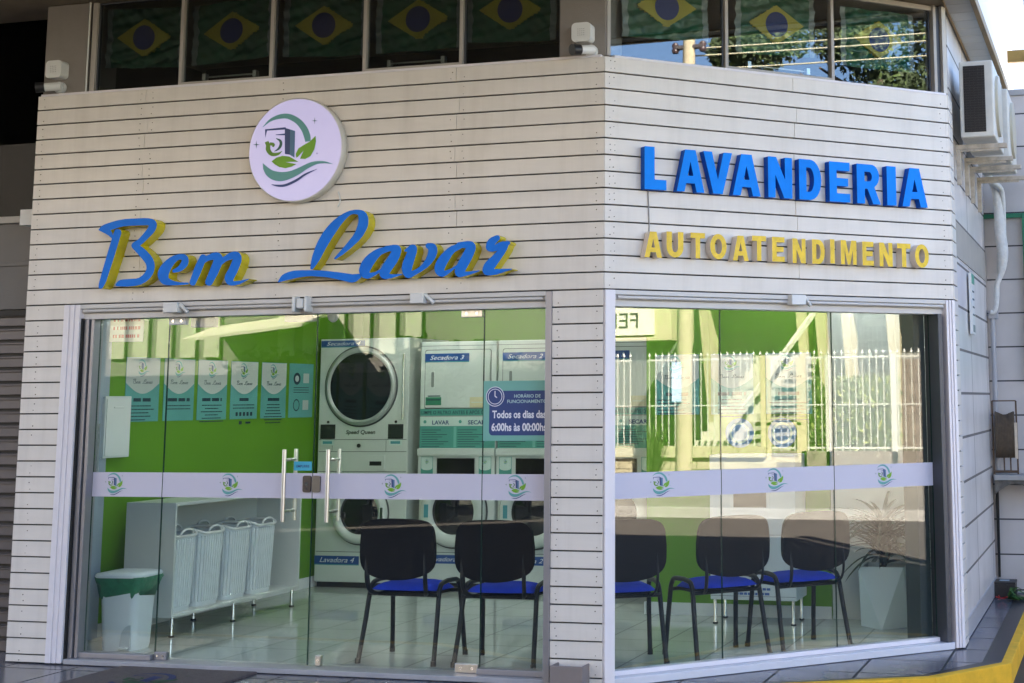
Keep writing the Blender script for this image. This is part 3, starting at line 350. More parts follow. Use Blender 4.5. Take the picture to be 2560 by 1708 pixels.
# ------------------------------------------------------------------ ground
ASPH = M("asphalt", (.080, .068, .056), .9, var=.22, scale=1.6, bump=.5, bscale=90)
g = MB()
g.box(-300, 12.4, -300, 300, -1.2, -.12)
structure("road", g, ASPH)
PAVE = tile_mat("sidewalk_tiles", (.185, .185, .225), (.205, .205, .245), (.05, .05, .055), .45, .008, .22, rot=rad(0), off=(.1, .14), dirt=.2)
plat = [(-14, -1.0), (-1.5, -.90), (-.35, -.27), (.81, .27), (1.65, .69), (2.01, 1.20), (2.01, 9), (-14, 9)]
def flat_poly(pts, z0, z1):
    m = MB(); n = len(pts)
    tr = tessellate_polygon([[Vector((x, y, 0)) for x, y in pts]])
    fix = []
    for a, b, c in tr:
        A, B_, C_ = pts[a], pts[b], pts[c]
        fix.append((a, b, c) if (B_[0]-A[0])*(C_[1]-A[1])-(B_[1]-A[1])*(C_[0]-A[0]) > 0 else (a, c, b))
    m.add([(x, y, z1) for x, y in pts], fix)
    vs = [(x, y, z0) for x, y in pts]+[(x, y, z1) for x, y in pts]
    m.add(vs, [(i, (i+1) % n, n+(i+1) % n, n+i) for i in range(n)])
    return m
structure("sidewalk", flat_poly(plat, -.3, -.004), PAVE)
# inner floor inside the shop, one level up by a grout's width
FLOOR = tile_mat("porcelain_floor", (.50, .54, .52), (.54, .57, .55), (.10, .11, .11), .405, .006, .07, off=(.12, .05), bump=.2, dirt=.05)
structure("floor", flat_poly([(-3.86, .12), (-.05, .12), (1.62, 1.76), (1.62, 4.45), (-3.95, 4.45), (-3.95, .9)], -.002, .001), FLOOR)
# kerb: painted yellow, chamfered round the corner
KERB = M("yellow_kerb_paint", (.85, .47, .025), .8, var=.16, scale=9, bump=.25, bscale=70)
DKB = M("dark_border_tile", (.035, .035, .045), .35, var=.2)
ko = [(-14, -1.06), (-1.5, -.96), (-.33, -.33), (.84, .21), (1.70, .64), (2.07, 1.18), (2.07, 9)]
ki = [(-14, -1.0), (-1.5, -.90), (-.35, -.27), (.81, .27), (1.65, .69), (2.01, 1.20), (2.01, 9)]
kb = MB()
for i in range(len(ko)-1):
    a, b, c, d = ko[i], ko[i+1], ki[i+1], ki[i]
    vs = [(p[0], p[1], z) for z in (-.25, .006) for p in (a, b, c, d)]
    kb.add(vs, [(4, 5, 6, 7), (0, 1, 5, 4), (2, 3, 7, 6), (1, 2, 6, 5), (3, 0, 4, 7)])
structure("kerb", kb, KERB, bev=.006)
kd = MB()
k2 = [(-14, -.94), (-1.5, -.84), (-.37, -.21), (.78, .33), (1.60, .74), (1.90, 1.22), (1.90, 9)]
for i in range(len(ki)-1):
    a, b, c, d = ki[i], ki[i+1], k2[i+1], k2[i]
    kd.add([(p[0], p[1], -.0005) for p in (a, b, c, d)], [(0, 1, 2, 3)])
structure("sidewalk_border", kd, DKB)

# ------------------------------------------------------------------ the shop building
shop = thing("shop_building", "laundry shop clad in white horizontal siding with a chamfered glazed corner", "shop", (0, 0, 0))
def boards(mb, x0, x1, n0, n1, y=0.0, seams=(), screws=(), th=.014, gap=.0085, zbot=None):
    for n in range(n0, n1):
        zt, zb = zn(n), zn(n+1)+gap
        if zbot is not None and zb < zbot: zb = zbot
        if zt <= zb: continue
        xs = [x0]
        for k, sx in enumerate(seams):
            if (n*7+k*3) % 3 != 1: xs.append(sx+((n*37) % 5-2)*.006)
        xs.append(x1)
        for a, b in zip(xs[:-1], xs[1:]):
            dy = random.uniform(-.0012, .0012)
            mb.box(a+(0 if a == x0 else .0012), b-(0 if b == x1 else .0012), y+dy, y+th, zb, zt, 0)
        for sx in screws:
            for dz in (.028, .066):
                if random.random() < .75:
                    cx, cz = sx+random.uniform(-.006, .006), zt-dz+random.uniform(-.006, .006)
                    r = random.uniform(.0024, .0042)
                    mb.cyl((cx, y-.0022, cz), (cx, y+.004, cz), r, n=6, mi=1, smooth=False)
# front siding
mb = MB(); boards(mb, XL, -.002, 0, 14, seams=(-3.00, -.905), screws=(-3.04, -2.96, -.945, -.865, -.045, -2.05, -3.75))
o = obj("siding", mb, [PVC, SCREW], shop, bev=.002, seg=1); o['label'] = "siding above the entrance doors"
for a, b, c in ((XL, XJ, (-3.70,)), (-.306, -.004, (-.27, -.04))):
    mb = MB(); boards(mb, a, b, 14, 37, zbot=.004, screws=c); obj("siding", mb, [PVC, SCREW], shop, bev=.002, seg=1)
# chamfer siding
mb = MB(); boards(mb, .002, BL-.03, 0, 14, seams=(1.27,), screws=(.035, BL-.07, .06))
o = obj("siding", mb, [PVC, SCREW], shop, rz=BA, bev=.002, seg=1); o['label'] = "siding on the chamfered corner"
# return on the side street
mb = MB()
mb2 = MB()
for n in range(0, 37):
    zt, zb = zn(n), max(zn(n+1)+.0085, .004)
    if zt > zb: mb.box(.006, .235, 0, .014, zb, zt)
    if n < 14 and zt > zb: mb2.box(0, .032, 0, .014, zb, zt)
obj("siding", mb, PVC, shop, loc=(XC-.002, YC-.012, 0), rz=rad(90), bev=.002, seg=1)
obj("siding", mb2, PVC, shop, loc=((BL-.031)*math.cos(BA), (BL-.031)*math.sin(BA), 0), rz=BA+.02, bev=.002, seg=1)
# dark backing wall behind the board joints
mb = MB(); mb.box(XL, -.006, .0142, .10, 2.135, ZT-.004); mb.box(XL, XJ, .0142, .10, .004, 2.133); mb.box(-.300, -.012, .0142, .10, .004, 2.133)
obj("wall", mb, GAP, shop)
mb = MB(); mb.box(.012, BL-.01, .0142, .10, 2.135, ZT-.004); obj("wall", mb, GAP, shop, rz=BA)
mb = MB(); mb.box(.03, .235, .0142, .09, .004, ZT-.004); obj("wall", mb, GAP, shop, loc=(XC-.002, YC-.012, 0), rz=rad(90))
# sill flashing along the top
mb = MB(); mb.box(XL+.02, -.02, -.004, .30, ZT-.0035, ZT+.012); obj("sill", mb, TRIM, shop, bev=.003)
mb = MB(); mb.box(.06, BL-.02, -.004, .28, ZT-.0035, ZT+.012); obj("sill", mb, TRIM, shop, rz=BA, bev=.003)
# jamb trims
def jamb(x0, x1, parent, rz, mirror=False):
    m = MB(); wd = x1-x0
    cuts = [(0, .36, -.014), (.36, .42, -.006), (.42, .66, -.010), (.66, .72, -.002), (.72, 1, -.006)]
    for a, b, y in cuts:
        if mirror: a, b = 1-b, 1-a
        m.box(x0+a*wd, x0+b*wd, y, .125, .004, 2.1335)
    return obj("jamb_trim", m, TRIM, parent, rz=rz, bev=.003)
jamb(XJ+.0, XJ+.108, shop, 0)
m = MB(); m.box(-.345, -.307, -.006, .125, .004, 2.1335); obj("jamb_trim", m, ALU, shop, bev=.003)
m = MB(); m.box(.004, .066, -.012, .125, .004, 2.1335); obj("jamb_trim", m, TRIM, shop, rz=BA, bev=.004)
jamb(BL-.075, BL-.012, shop, BA, True)
# header rails with the roller-shutter guides
def header(x0, x1, rz):
    m = MB(); m.box(x0, x1, -.002, .10, 2.108, 2.1335); m.box(x0, x1, .018, .10, 2.082, 2.1075); m.box(x0, x1, .034, .13, 2.045, 2.0815)
    m.cyl((x0+.02, .008, 2.094), (x1-.02, .008, 2.094), .010, n=10)
    return obj("header_rail", m, RAIL, shop, rz=rz, bev=.002)
header(-3.404, -.345, 0); header(.066, BL-.075, BA)
def lockbox(x, z, rz, wd=.09, clamp=False):
    m = MB(); m.box(x-wd/2, x+wd/2, -.045, .016, z-.03, z+.03)
    if clamp: m.box(x-.05, x-.03, -.05, .03, z-.05, z+.045); m.box(x+.03, x+.05, -.05, .03, z-.05, z+.045)
    else: m.cyl((x+wd/2, -.02, z+.02), (x+wd/2+.05, -.01, z-.03), .012, n=8)
    return obj("shutter_lock", m, WHITE, shop, rz=rz, bev=.010, seg=3)
lockbox(-2.74, 2.098, 0, .10); lockbox(-1.87, 2.10, 0, .045, True); lockbox(-1.12, 2.112, 0, .085); lockbox(1.25, 2.105, BA, .10)
# frame and threshold
GY = .10
m = MB(); m.box(-3.404, -3.392, .01, .13, .0, 2.05, 1); m.box(-3.392, -3.362, .03, .13, .03, 2.046); m.box(-3.362, -3.352, .05, .13, .03, 2.046, 1); m.box(-3.352, -3.330, .04, .13, .03, 2.046)
m.box(-3.392, -2.84, .055, .13, .03, .062)
obj("door_frame", m, [ALU, RUBBER], shop, bev=.003)
m = MB(); m.box(-.76, -.345, .055, .13, .03, .062); m.box(-.365, -.346, .055, .13, .062, 2.046); obj("door_frame", m, [ALU, RUBBER], shop, bev=.003)
m = MB(); m.box(-3.392, -.346, -.005, .16, .0, .0295); obj("threshold", m, M("threshold_stone", (.36, .36, .38), .3, var=.12), shop, bev=.004)
SLABW = M("white_sill_stone", (.68, .69, .74), .25, var=.06)
m = MB(); m.box(.066, BL-.08, .0, .16, -.002, .040); obj("threshold", m, SLABW, shop, rz=BA, bev=.004)
m = MB(); m.box(.07, BL-.14, .07, .13, .0405, .066); obj("door_frame", m, TRIM, shop, rz=BA, bev=.003)
m = MB(); m.box(BL-.137, BL-.105, .002, .15, .0405, 2.046); m.box(BL-.1045, BL-.077, .045, .15, .0405, 2.046)
obj("door_frame", m, DKALU, shop, rz=BA, bev=.003)
# glazing: two door leaves with fixed panes beside them; three panes on the corner
def strip(x0, x1, z0, z1, y, lx, parent, rz=0):
    m = MB(); m.box(x0, x1, y-.0015, y-.0005, z0, z1)
    for cx in lx: logo(m, cx, (z0+z1)/2+.002, .094, y-.0016, 1, step=.00015)
    o = obj("frosted_strip", m, [FROST]+LOGO_MATS, parent)
    return o
def pane(name, x0, x1, z0, z1, mat, rz, lx, y=GY, band=(.972, 1.117), label=None):
    m = MB(); m.box(x0+.0015, x1-.0015, y, y+.008, z0, z1)
    o = obj(name, m, mat, shop, rz=rz)
    e = MB(); e.box(x0, x0+.0014, y-.0005, y+.0085, z0, z1); e.box(x1-.0014, x1, y-.0005, y+.0085, z0, z1)
    obj("glass_edge", e, M("green_glass_edge", (.015, .05, .04), .2), o)
    strip(x0+.002, x1-.002, band[0], band[1], y, lx, o)
    if label: o['label'] = label
    return o
pane("shop_window", -3.330, -2.840, .063, 2.046, GLASS_A, 0, (-3.157,), label="fixed glass pane left of the doors")
leafL = pane("glass_door", -2.838, -1.832, .034, 2.046, GLASS_A, 0, (-2.365,), label="left glass door leaf")
leafR = pane("glass_door", -1.830, -.762, .034, 2.046, GLASS_A, 0, (-1.303,), label="right glass door leaf")
pane("shop_window", -.760, -.366, .063, 2.046, GLASS_A, 0, (-.536,), label="fixed glass pane right of the doors")
pane("shop_window", .070, .790, .067, 2.046, GLASS_B, BA, (.412,), band=(.980, 1.122))
pane("shop_window", .792, 1.568, .067, 2.046, GLASS_B, BA, (1.166,), band=(.980, 1.122))
pane("shop_window", 1.570, BL-.138, .067, 2.046, GLASS_B, BA, (1.948,), band=(.980, 1.122))
for leaf, hx in ((leafL, -1.985), (leafR, -1.700)):
    for y in (GY-.06, GY+.068):
        m = MB(); m.cyl((hx, y, .842), (hx, y, 1.255), .0125, n=14)
        for hz in (.90, 1.195): m.cyl((hx, y, hz), (hx, GY if y < GY else GY+.008, hz), .009, n=10)
        obj("handle", m, STEEL, leaf)
m = MB(); m.shape([rrect(-1.888, -1.836, 1.008, 1.103, .012)], GY-.014, GY+.022); m.cyl((-1.862, GY-.018, 1.055), (-1.862, GY-.012, 1.055), .011, mi=1); m.cyl((-1.862, GY-.017, 1.030), (-1.862, GY-.012, 1.030), .006, mi=1)
obj("lock", m, [M("lock_zinc", (.10, .09, .09), .35, .8), CHROME], leafL, bev=.003)
m = MB(); m.shape([rrect(-1.828, -1.776, 1.008, 1.103, .012)], GY-.012, GY+.022); obj("lock", m, M("lock_zinc2", (.20, .19, .18), .35, .8), leafR, bev=.003)
def clamp_plate(x0, x1, z0, z1, par, mat=ALU, holes=2):
    m = MB(); m.box(x0, x1, GY-.012, GY+.020, z0, z1)
    for i in range(holes):
        cx = x0+(x1-x0)*(.25+.5*i/(max(1, holes-1)) if holes > 1 else .5); m.cyl((cx, GY-.0145, (z0+z1)/2), (cx, GY-.011, (z0+z1)/2), .008, n=10, mi=1)
    return obj("patch_hinge", m, [mat, CHROME], par, bev=.003)
clamp_plate(-2.835, -2.755, .030, .076, leafL, ALU); clamp_plate(-.905, -.765, .030, .080, leafR, STEEL)
clamp_plate(-2.836, -2.72, 2.002, 2.046, leafL, WHITE); clamp_plate(-.90, -.77, 2.004, 2.046, leafR, STEEL)
clamp_plate(-1.775, -1.742, .036, .092, leafR, STEEL, 1)
m = MB(); m.box(-2.70, -2.54, GY+.012, GY+.06, 1.985, 2.044); obj("door_closer", m, M("closer_grey", (.25, .25, .27), .5), leafL, bev=.004)
m = MB(); m.box(-2.06, -1.87, GY+.012, GY+.06, 2.005, 2.044); obj("door_closer", m, M("closer_grey", (.25, .25, .27), .5), leafR, bev=.004)

# ---- upper storey: columns, clerestory windows, deep soffit
m = MB(); m.box(XL+.005, -3.478, .03, .32, ZT+.0125, SOF); o = obj("column", m, COLP, shop, bev=.006)
m = MB(); m.box(-.285, -.004, .03, .32, ZT+.0125, SOF); obj("column", m, COLP, shop, bev=.006)
m = MB(); m.cyl((-3.472, .026, ZT), (-3.472, .026, SOF), .005, n=8); obj("cable", m, WHITE, shop)
FRAMEW = M("window_frame_beige", (.42, .39, .36), .45, var=.05)
GLASS_C = glass_mat("upper_corner_glass", (.86, .90, .90), .085)
def upper_window(x0, x1, rz, sash, dark=False, label=None):
    z0, z1 = ZT+.014, SOF-.002; y = .06
    p = MB(); p.box(x0+.004, x1-.004, y, y+.006, z0, z1)
    o = obj("upper_window", p, GLASS_C if rz else GLASS_U, shop, rz=rz)
    if label: o['label'] = label
    f = MB(); fr = .022 if sash else .010
    yy = y-.022 if sash else y-.004
    f.box(x0, x0+fr, yy, y+.02, z0, z1); f.box(x1-fr, x1, yy, y+.02, z0, z1)
    f.box(x0+fr, x1-fr, yy, y+.02, z0, z0+fr)
    f.box(x0+fr, x1-fr, yy, y+.02, z1-fr, z1)
    obj("frame", f, FRAMEW if sash else DKALU, o, bev=.002)
    if sash:
        a = MB(); xa, xb = x0+(x1-x0)*.24, x0+(x1-x0)*.78
        a.cyl((xa, y+.03, z0+.055), (xb, y+.03, z0+.055), .006, n=8); a.box(xa-.012, xa+.012, y+.012, y+.045, z0+.035, z0+.075); a.box(xb-.012, xb+.012, y+.012, y+.045, z0+.035, z0+.075)
        obj("stay_arm", a, STEEL, o)
    return o
for i, (a, b) in enumerate(((-3.425, -2.815), (-2.813, -2.157), (-2.155, -1.550), (-1.548, -.897), (-.895, -.288))):
    upper_window(a, b, 0, i in (1, 3))
m = MB(); m.box(-3.462, -3.427, .04, .10, ZT+.014, SOF); obj("window_post", m, FRAMEW, shop, bev=.003)
for i, (a, b) in enumerate(((.055, .808), (.810, 1.592), (1.594, 2.352))): upper_window(a, b, BA, i == 1)
m = MB(); m.box(2.354, 2.378, .02, .12, ZT+.014, SOF); obj("window_post", m, FRAMEW, shop, rz=BA, bev=.003)
m = MB(); m.box(.03, .053, .03, .12, ZT+.014, SOF); obj("window_post", m, FRAMEW, shop, rz=BA, bev=.003)
m = MB(); m.box(2.380, 2.412, .03, .12, ZT+.014, SOF); obj("window_post", m, DKALU, shop, rz=BA, bev=.003)
m = MB(); m.box(.0545, 2.378, .035, .058, SOF-.035, SOF-.003); obj("window_post", m, FRAMEW, shop, rz=BA, bev=.002)
m = MB(); m.box(2.414, BL, .006, .14, ZT+.014, SOF); obj("wall", m, M("cream_wall", (.55, .53, .49), .7, var=.08), shop, rz=BA)
# soffit and the mass of the floors above, extended left and forward for deeper shade
SOFM = M("soffit_boards", (.50, .48, .43), .6, var=.06)
m = MB()
for k in range(37):
    y0 = -3.6+k*.22
    m.box(1.752, 1.925, y0, y0+.213, SOF, SOF+.02)
obj("soffit", m, SOFM, shop, bev=.002, seg=1)
m = MB(); m.box(-30.0, 1.750, -3.6, .0, SOF+.004, SOF+.1); m.box(-30.0, 1.750, .0, 5.0, SOF+.006, SOF+.1)
obj("soffit", m, M("soffit_plaster", (.34, .28, .20), .8, var=.12), shop)
m = MB(); m.box(-30.0, 1.90, -3.58, 4.62, SOF+.101, 8.1)
obj("wall", m, M("white_upper_wall", (.74, .74, .76), .6, var=.05, scale=1.2), shop)
m = MB(); m.box(1.926, 1.962, -3.62, 4.66, SOF-.010, SOF+.055); m.box(1.752, 1.765, -3.6, 4.66, SOF-.012, SOF-.0005)
obj("gutter", m, M("brown_gutter", (.26, .16, .045), .55, var=.2, scale=8), shop, bev=.004)
# side-street wall with large tiles
CT = tile_mat("side_wall_tiles", (.77, .735, .73), (.80, .765, .755), (.20, .185, .18), .6, .009, .30, axes='xz', wh=(1.25, .287), off=(.0, -.115), dirt=.14)
m = MB(); m.box(.236, 2.70, .02, .10, .004, SOF); obj("tiled_wall", m, CT, shop, loc=(XC-.002, YC-.012, 0), rz=rad(90))
m = MB(); m.box(.236, 2.70, .010, .0195, .004, .125); obj("skirting", m, M("skirting_stone", (.45, .45, .47), .3, var=.1), shop, loc=(XC-.002, YC-.012, 0), rz=rad(90))
m = MB(); m.box(.236, 2.70, .013, .0195, 2.45, 2.68); obj("ledge", m, M("beige_band", (.40, .37, .33), .7, var=.08), shop, loc=(XC-.002, YC-.012, 0), rz=rad(90))

# ---- interior shell
LIME = M("lime_green_paint", (.105, .27, .006), .55, var=.05, scale=1.2)
IW = M("interior_white", (.66, .68, .68), .6, var=.03)
GREYW = M("grey_blue_wall", (.30, .36, .43), .6, var=.05)
m = MB(); m.box(-3.98, -3.88, .80, 4.50, .0, 2.66); o = obj("interior_wall", m, LIME, shop); o['label'] = "lime green left wall with posters"
m = MB(); m.box(-3.88, 1.65, 4.42, 4.52, .0, 2.66); obj("interior_wall", m, LIME, shop)
m = MB(); m.box(-.62, .735, 2.70, 2.80, .0, 2.66); obj("interior_wall", m, LIME, shop)
m = MB(); m.box(.737, 1.62, 2.735, 2.82, .0, 2.66); obj("interior_wall", m, IW, shop)
m = MB(); m.box(1.62, 1.66, 1.80, 4.50, .0, 2.66); obj("interior_wall", m, IW, shop)
m = MB(); m.box(-3.878, -3.864, .85, 4.415, .001, .085); m.box(-3.86, -.63, 4.404, 4.419, .001, .085); m.box(-.60, .735, 2.685, 2.6985, .001, .085); m.box(-.634, -.6205, 2.685, 2.80, .001, .085); m.box(.737, 1.60, 2.72, 2.7345, .001, .02)
obj("skirting", m, IW, shop)
m = MB(); m.box(-3.99, -3.852, .80, .90, .001, 2.66); o = obj("interior_wall", m, GREYW, shop); o['label'] = "grey-blue wall end beside the left glass edge"
m = MB(); m.box(-3.828, -3.80, .131, .56, .001, 2.66); obj("interior_wall", m, GREYW, shop)
m = MB(); m.box(2.225, 2.31, .155, .30, .001, 2.66); obj("interior_wall", m, M("jamb_reflection_dark", (.03, .045, .05), .4), shop, rz=BA)  # dark panel added to imitate the jamb's dark reflection in the glass
CEIL = M("ceiling_white", (.72, .72, .70), .8, var=.03)
m = flat_poly([(-3.98, .11), (-.02, .11), (1.64, 1.78), (1.64, 4.5), (-3.98, 4.5)], 2.66, 2.76); obj("ceiling", m, CEIL, shop)
m = MB(); m.box(-8.0, -3.985, .35, 4.5, 0, SOF); m.box(-8.0, 1.66, 4.53, 4.60, 0, SOF); obj("wall", m, GAP, shop)
# dark room behind the clerestory windows
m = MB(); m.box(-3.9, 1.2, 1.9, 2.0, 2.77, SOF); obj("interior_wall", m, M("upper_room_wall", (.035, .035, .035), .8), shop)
# ------------------------------------------------------------------ signs on the siding
SIGNF = M("lit_sign_face", (.58, .56, .64), .4, var=.03, emit=(.42, .38, .80), estr=.035)
m = MB(); R_ = .314; CXS, CZS = -1.919, 3.012
m.lathe([(0, -.065), (R_*.985, -.065), (R_, -.060), (R_, -.003), (R_*.97, -.001)], (CXS, 0, CZS), 72, 1, axis='y')
s = thing("round_sign", "round white illuminated laundry logo sign with green leaves on the siding", "sign")
obj("sign_box", m, [WHITE, M("sign_rim", (.66, .65, .60), .35, var=.04)], s)
m = MB(); m.shape([arc(CXS, CZS, R_*.975, 0, 360, 72)[:-1]], -.0665, None, 0); obj("sign_face", m, SIGNF, s)
m = MB(); logo(m, CXS, CZS, .3155, -.0668, 0, step=.0004); obj("logo", m, LOGO_MATS, s)
# hand-script letters: blue faces, olive-yellow sides
BLUEF = M("blue_acrylic_worn", (.012, .135, .62), .45, var=.35, scale=7, spec=.18)
m_ = BLUEF.node_tree
_rp = [n for n in m_.nodes if n.type == 'VALTORGB'][0]
_rp.color_ramp.elements[0].position = .25; _rp.color_ramp.elements[0].color = (.002, .155, .68, 1)
_rp.color_ramp.elements[1].position = .66; _rp.color_ramp.elements[1].color = (.004, .20, .80, 1)
_e = _rp.color_ramp.elements.new(.72); _e.color = (.20, .40, .72, 1)
OLIVE = M("olive_yellow_side", (.60, .52, .015), .2, .0, var=.12, scale=12)
s = thing("script_sign", "blue hand-script sign reading Bem Lavar with olive-yellow sides over the doors", "sign")
def script_letter(key):
    lps = BEM[key]; m = MB()
    m.shape(lps, -.085, .012, 0, 1)
    o = obj("letter", m, [BLUEF, OLIVE], s, bev=.0045, seg=1); o.modifiers["edge"].material = 1; return o
for key in BEM: script_letter(key)
# block letters
def L_(c):
    if c == 'L': return [[(0, 0), (1, 0), (1, .235), (.46, .235), (.46, 1), (0, 1)]]
    if c == 'I': return [[(0, 0), (1, 0), (1, 1), (0, 1)]]
    if c == 'A': return [[(0, 0), (.28, 0), (.345, .205), (.655, .205), (.72, 0), (1, 0), (.69, 1), (.31, 1)], [(.40, .385), (.60, .385), (.5, .72)]]
    if c == 'V': return [[(.335, 0), (.665, 0), (1, 1), (.70, 1), (.5, .34), (.30, 1), (0, 1)]]
    if c == 'N': return [[(0, 0), (.30, 0), (.30, .56), (.66, 0), (1, 0), (1, 1), (.70, 1), (.70, .45), (.34, 1), (0, 1)]]
    if c == 'D': return [[(0, 0), (.50, 0)]+arc(.5, .5, .5, -78, 78, 12, .5)+[(.50, 1), (0, 1)], [(.33, .2), (.46, .2)]+arc(.46, .5, .21, -75, 75, 10, .3)+[(.46, .8), (.33, .8)]]
    if c == 'E': return [[(0, 0), (1, 0), (1, .215), (.36, .215), (.36, .40), (.92, .40), (.92, .60), (.36, .60), (.36, .785), (1, .785), (1, 1), (0, 1)]]
    if c == 'R': return [[(0, 0), (.33, 0), (.33, .38), (.44, .38), (.68, 0), (1, 0), (.74, .42)]+arc(.62, .71, .33, -62, 80, 10, .29)+[(.60, 1), (0, 1)], [(.33, .57), (.52, .57)]+arc(.52, .69, .12, -80, 80, 8, .12)+[(.52, .81), (.33, .81)]]
    if c == 'U': return [[(0, 1), (0, .42)]+arc(.5, .40, .5, 185, 355, 14, .40)+[(1, .42), (1, 1), (.68, 1), (.68, .42)]+arc(.5, .40, .18, -5, -175, 8, .19)+[(.32, .42), (.32, 1)]]
    if c == 'T': return [[(.34, 0), (.66, 0), (.66, .79), (1, .79), (1, 1), (0, 1), (0, .79), (.34, .79)]]
    if c == 'O': return [arc(.5, .5, .5, 0, 360, 28)[:-1], arc(.5, .5, .22, 0, 360, 20, .30)[:-1]]
    if c == 'M': return [[(0, 0), (.24, 0), (.24, .60), (.42, 0), (.58, 0), (.76, .60), (.76, 0), (1, 0), (1, 1), (.68, 1), (.5, .42), (.32, 1), (0, 1)]]
LBL = M("blue_letter_face", (.002, .245, .90), .45, var=.10, scale=6, spec=.12)
LBS = M("blue_letter_side", (.001, .09, .50), .45, var=.12, scale=6, spec=.12)
YLF = M("yellow_letter_face", (.86, .57, .02), .45, var=.20, scale=22)
YLS = M("cream_letter_side", (.74, .66, .58), .5, var=.05)
s = thing("letter_sign", "large blue block-letter sign reading LAVANDERIA on the chamfered corner", "sign", (0, 0, 0), BA)
for c, a, b in (('L', .227, .366), ('A', .432, .612), ('V', .607, .798), ('A', .801, .990), ('N', 1.043, 1.211), ('D', 1.260, 1.418), ('E', 1.477, 1.626), ('R', 1.678, 1.854), ('I', 1.903, 1.973), ('A', 2.018, 2.214)):
    m = MB(); z0 = 2.706+(a/2)*.002; hgt = .246
    m.shape([[(a+x*(b-a), z0+z*hgt) for x, z in lp] for lp in L_(c)], -.052, -.003, 0, 1)
    obj("letter", m, [LBL, LBS], s, bev=.004)
s = thing("letter_sign", "small yellow block-letter sign reading AUTOATENDIMENTO below the blue letters", "sign", (0, 0, 0), BA)
for c, a, b in (('A', .221, .331), ('U', .360, .468), ('T', .514, .608), ('O', .642, .750), ('A', .791, .897), ('T', .922, 1.016), ('E', 1.058, 1.144), ('N', 1.199, 1.291), ('D', 1.337, 1.427), ('I', 1.466, 1.498), ('M', 1.543, 1.657), ('E', 1.700, 1.783), ('N', 1.826, 1.925), ('T', 1.961, 2.063), ('O', 2.096, 2.203)):
    m = MB(); z0 = 2.319+(a/2)*.008+random.uniform(-.003, .003); hgt = .147
    m.shape([[(a+x*(b-a), z0+z*hgt) for x, z in lp] for lp in L_(c)], -.062, -.003, 0, 1)
    obj("letter", m, [YLF, YLS], s, bev=.002, seg=1)
# thin leads of the lit letters
m = MB(); m.tube(cr([(.272, -.006, 2.715), (.276, -.004, 2.60), (.279, -.004, 2.48), (.262, -.006, 2.42)]), .0035, 6); tag(obj("cable", m, M("grey_cable", (.3, .3, .3), .6), rz=BA), "thin grey cable between the blue letters and the yellow letters", "cable")
m = MB(); m.tube(cr([(-1.66, -.004, 2.757), (-1.642, -.012, 2.70), (-1.652, -.02, 2.665)]), .004, 6); tag(obj("cable", m, WHITE), "short white cable hanging above the blue script letter L", "cable")

# ------------------------------------------------------------------ alarm sirens and cameras at the columns
def siren(x, z, label):
    t = thing("alarm_siren", label, "siren", (x, .03, z), 0, "alarm sirens on the columns")
    m = MB(); m.shape([rrect(-.058, .058, -.056, .056, .026)], -.072, 0.0); obj("housing", m, WHITE, t, bev=.020, seg=4)
    m = MB()
    for i in range(4):
        for j in range(4): m.cyl((-.018+i*.012, -.0745, -.018+j*.012), (-.018+i*.012, -.0718, -.018+j*.012), .0022, n=6)
    obj("grille", m, M("grille_grey", (.25, .25, .25), .6), t)
siren(-3.668, 3.625, "white alarm siren box on the column at the left end of the windows")
siren(-.128, 3.603, "white alarm siren box on the grey corner column")
def camera(x, z, d, label):
    t = thing("security_camera", label, "camera", (x, .03, z), 0, "bullet cameras under the sirens")
    m = MB(); m.cyl((0, 0, 0), (0, -.03, 0), .036, n=20); m.cyl((0, -.025, 0), (d.x*.03, -.055, d.z*.03), .014, n=10); obj("mount", m, WHITE, t, bev=.002)
    p0 = Vector((0, -.055, 0)); m = MB(); m.cyl(p0-d*.03, p0+d*.065, .027, n=20); obj("body", m, WHITE, t)
    m = MB(); m.cyl(p0+d*.0652, p0+d*.118, .031, .033, n=20); m.cyl(p0+d*.1182, p0+d*.1185, .02, n=16); obj("hood", m, BLACK, t)
camera(-3.655, 3.515, Vector((-.84, -.50, -.12)).normalized(), "white bullet camera with black hood below the left siren, aimed left")
camera(-.085, 3.500, Vector((-.55, -.80, -.14)).normalized(), "white bullet camera with black hood below the corner siren")

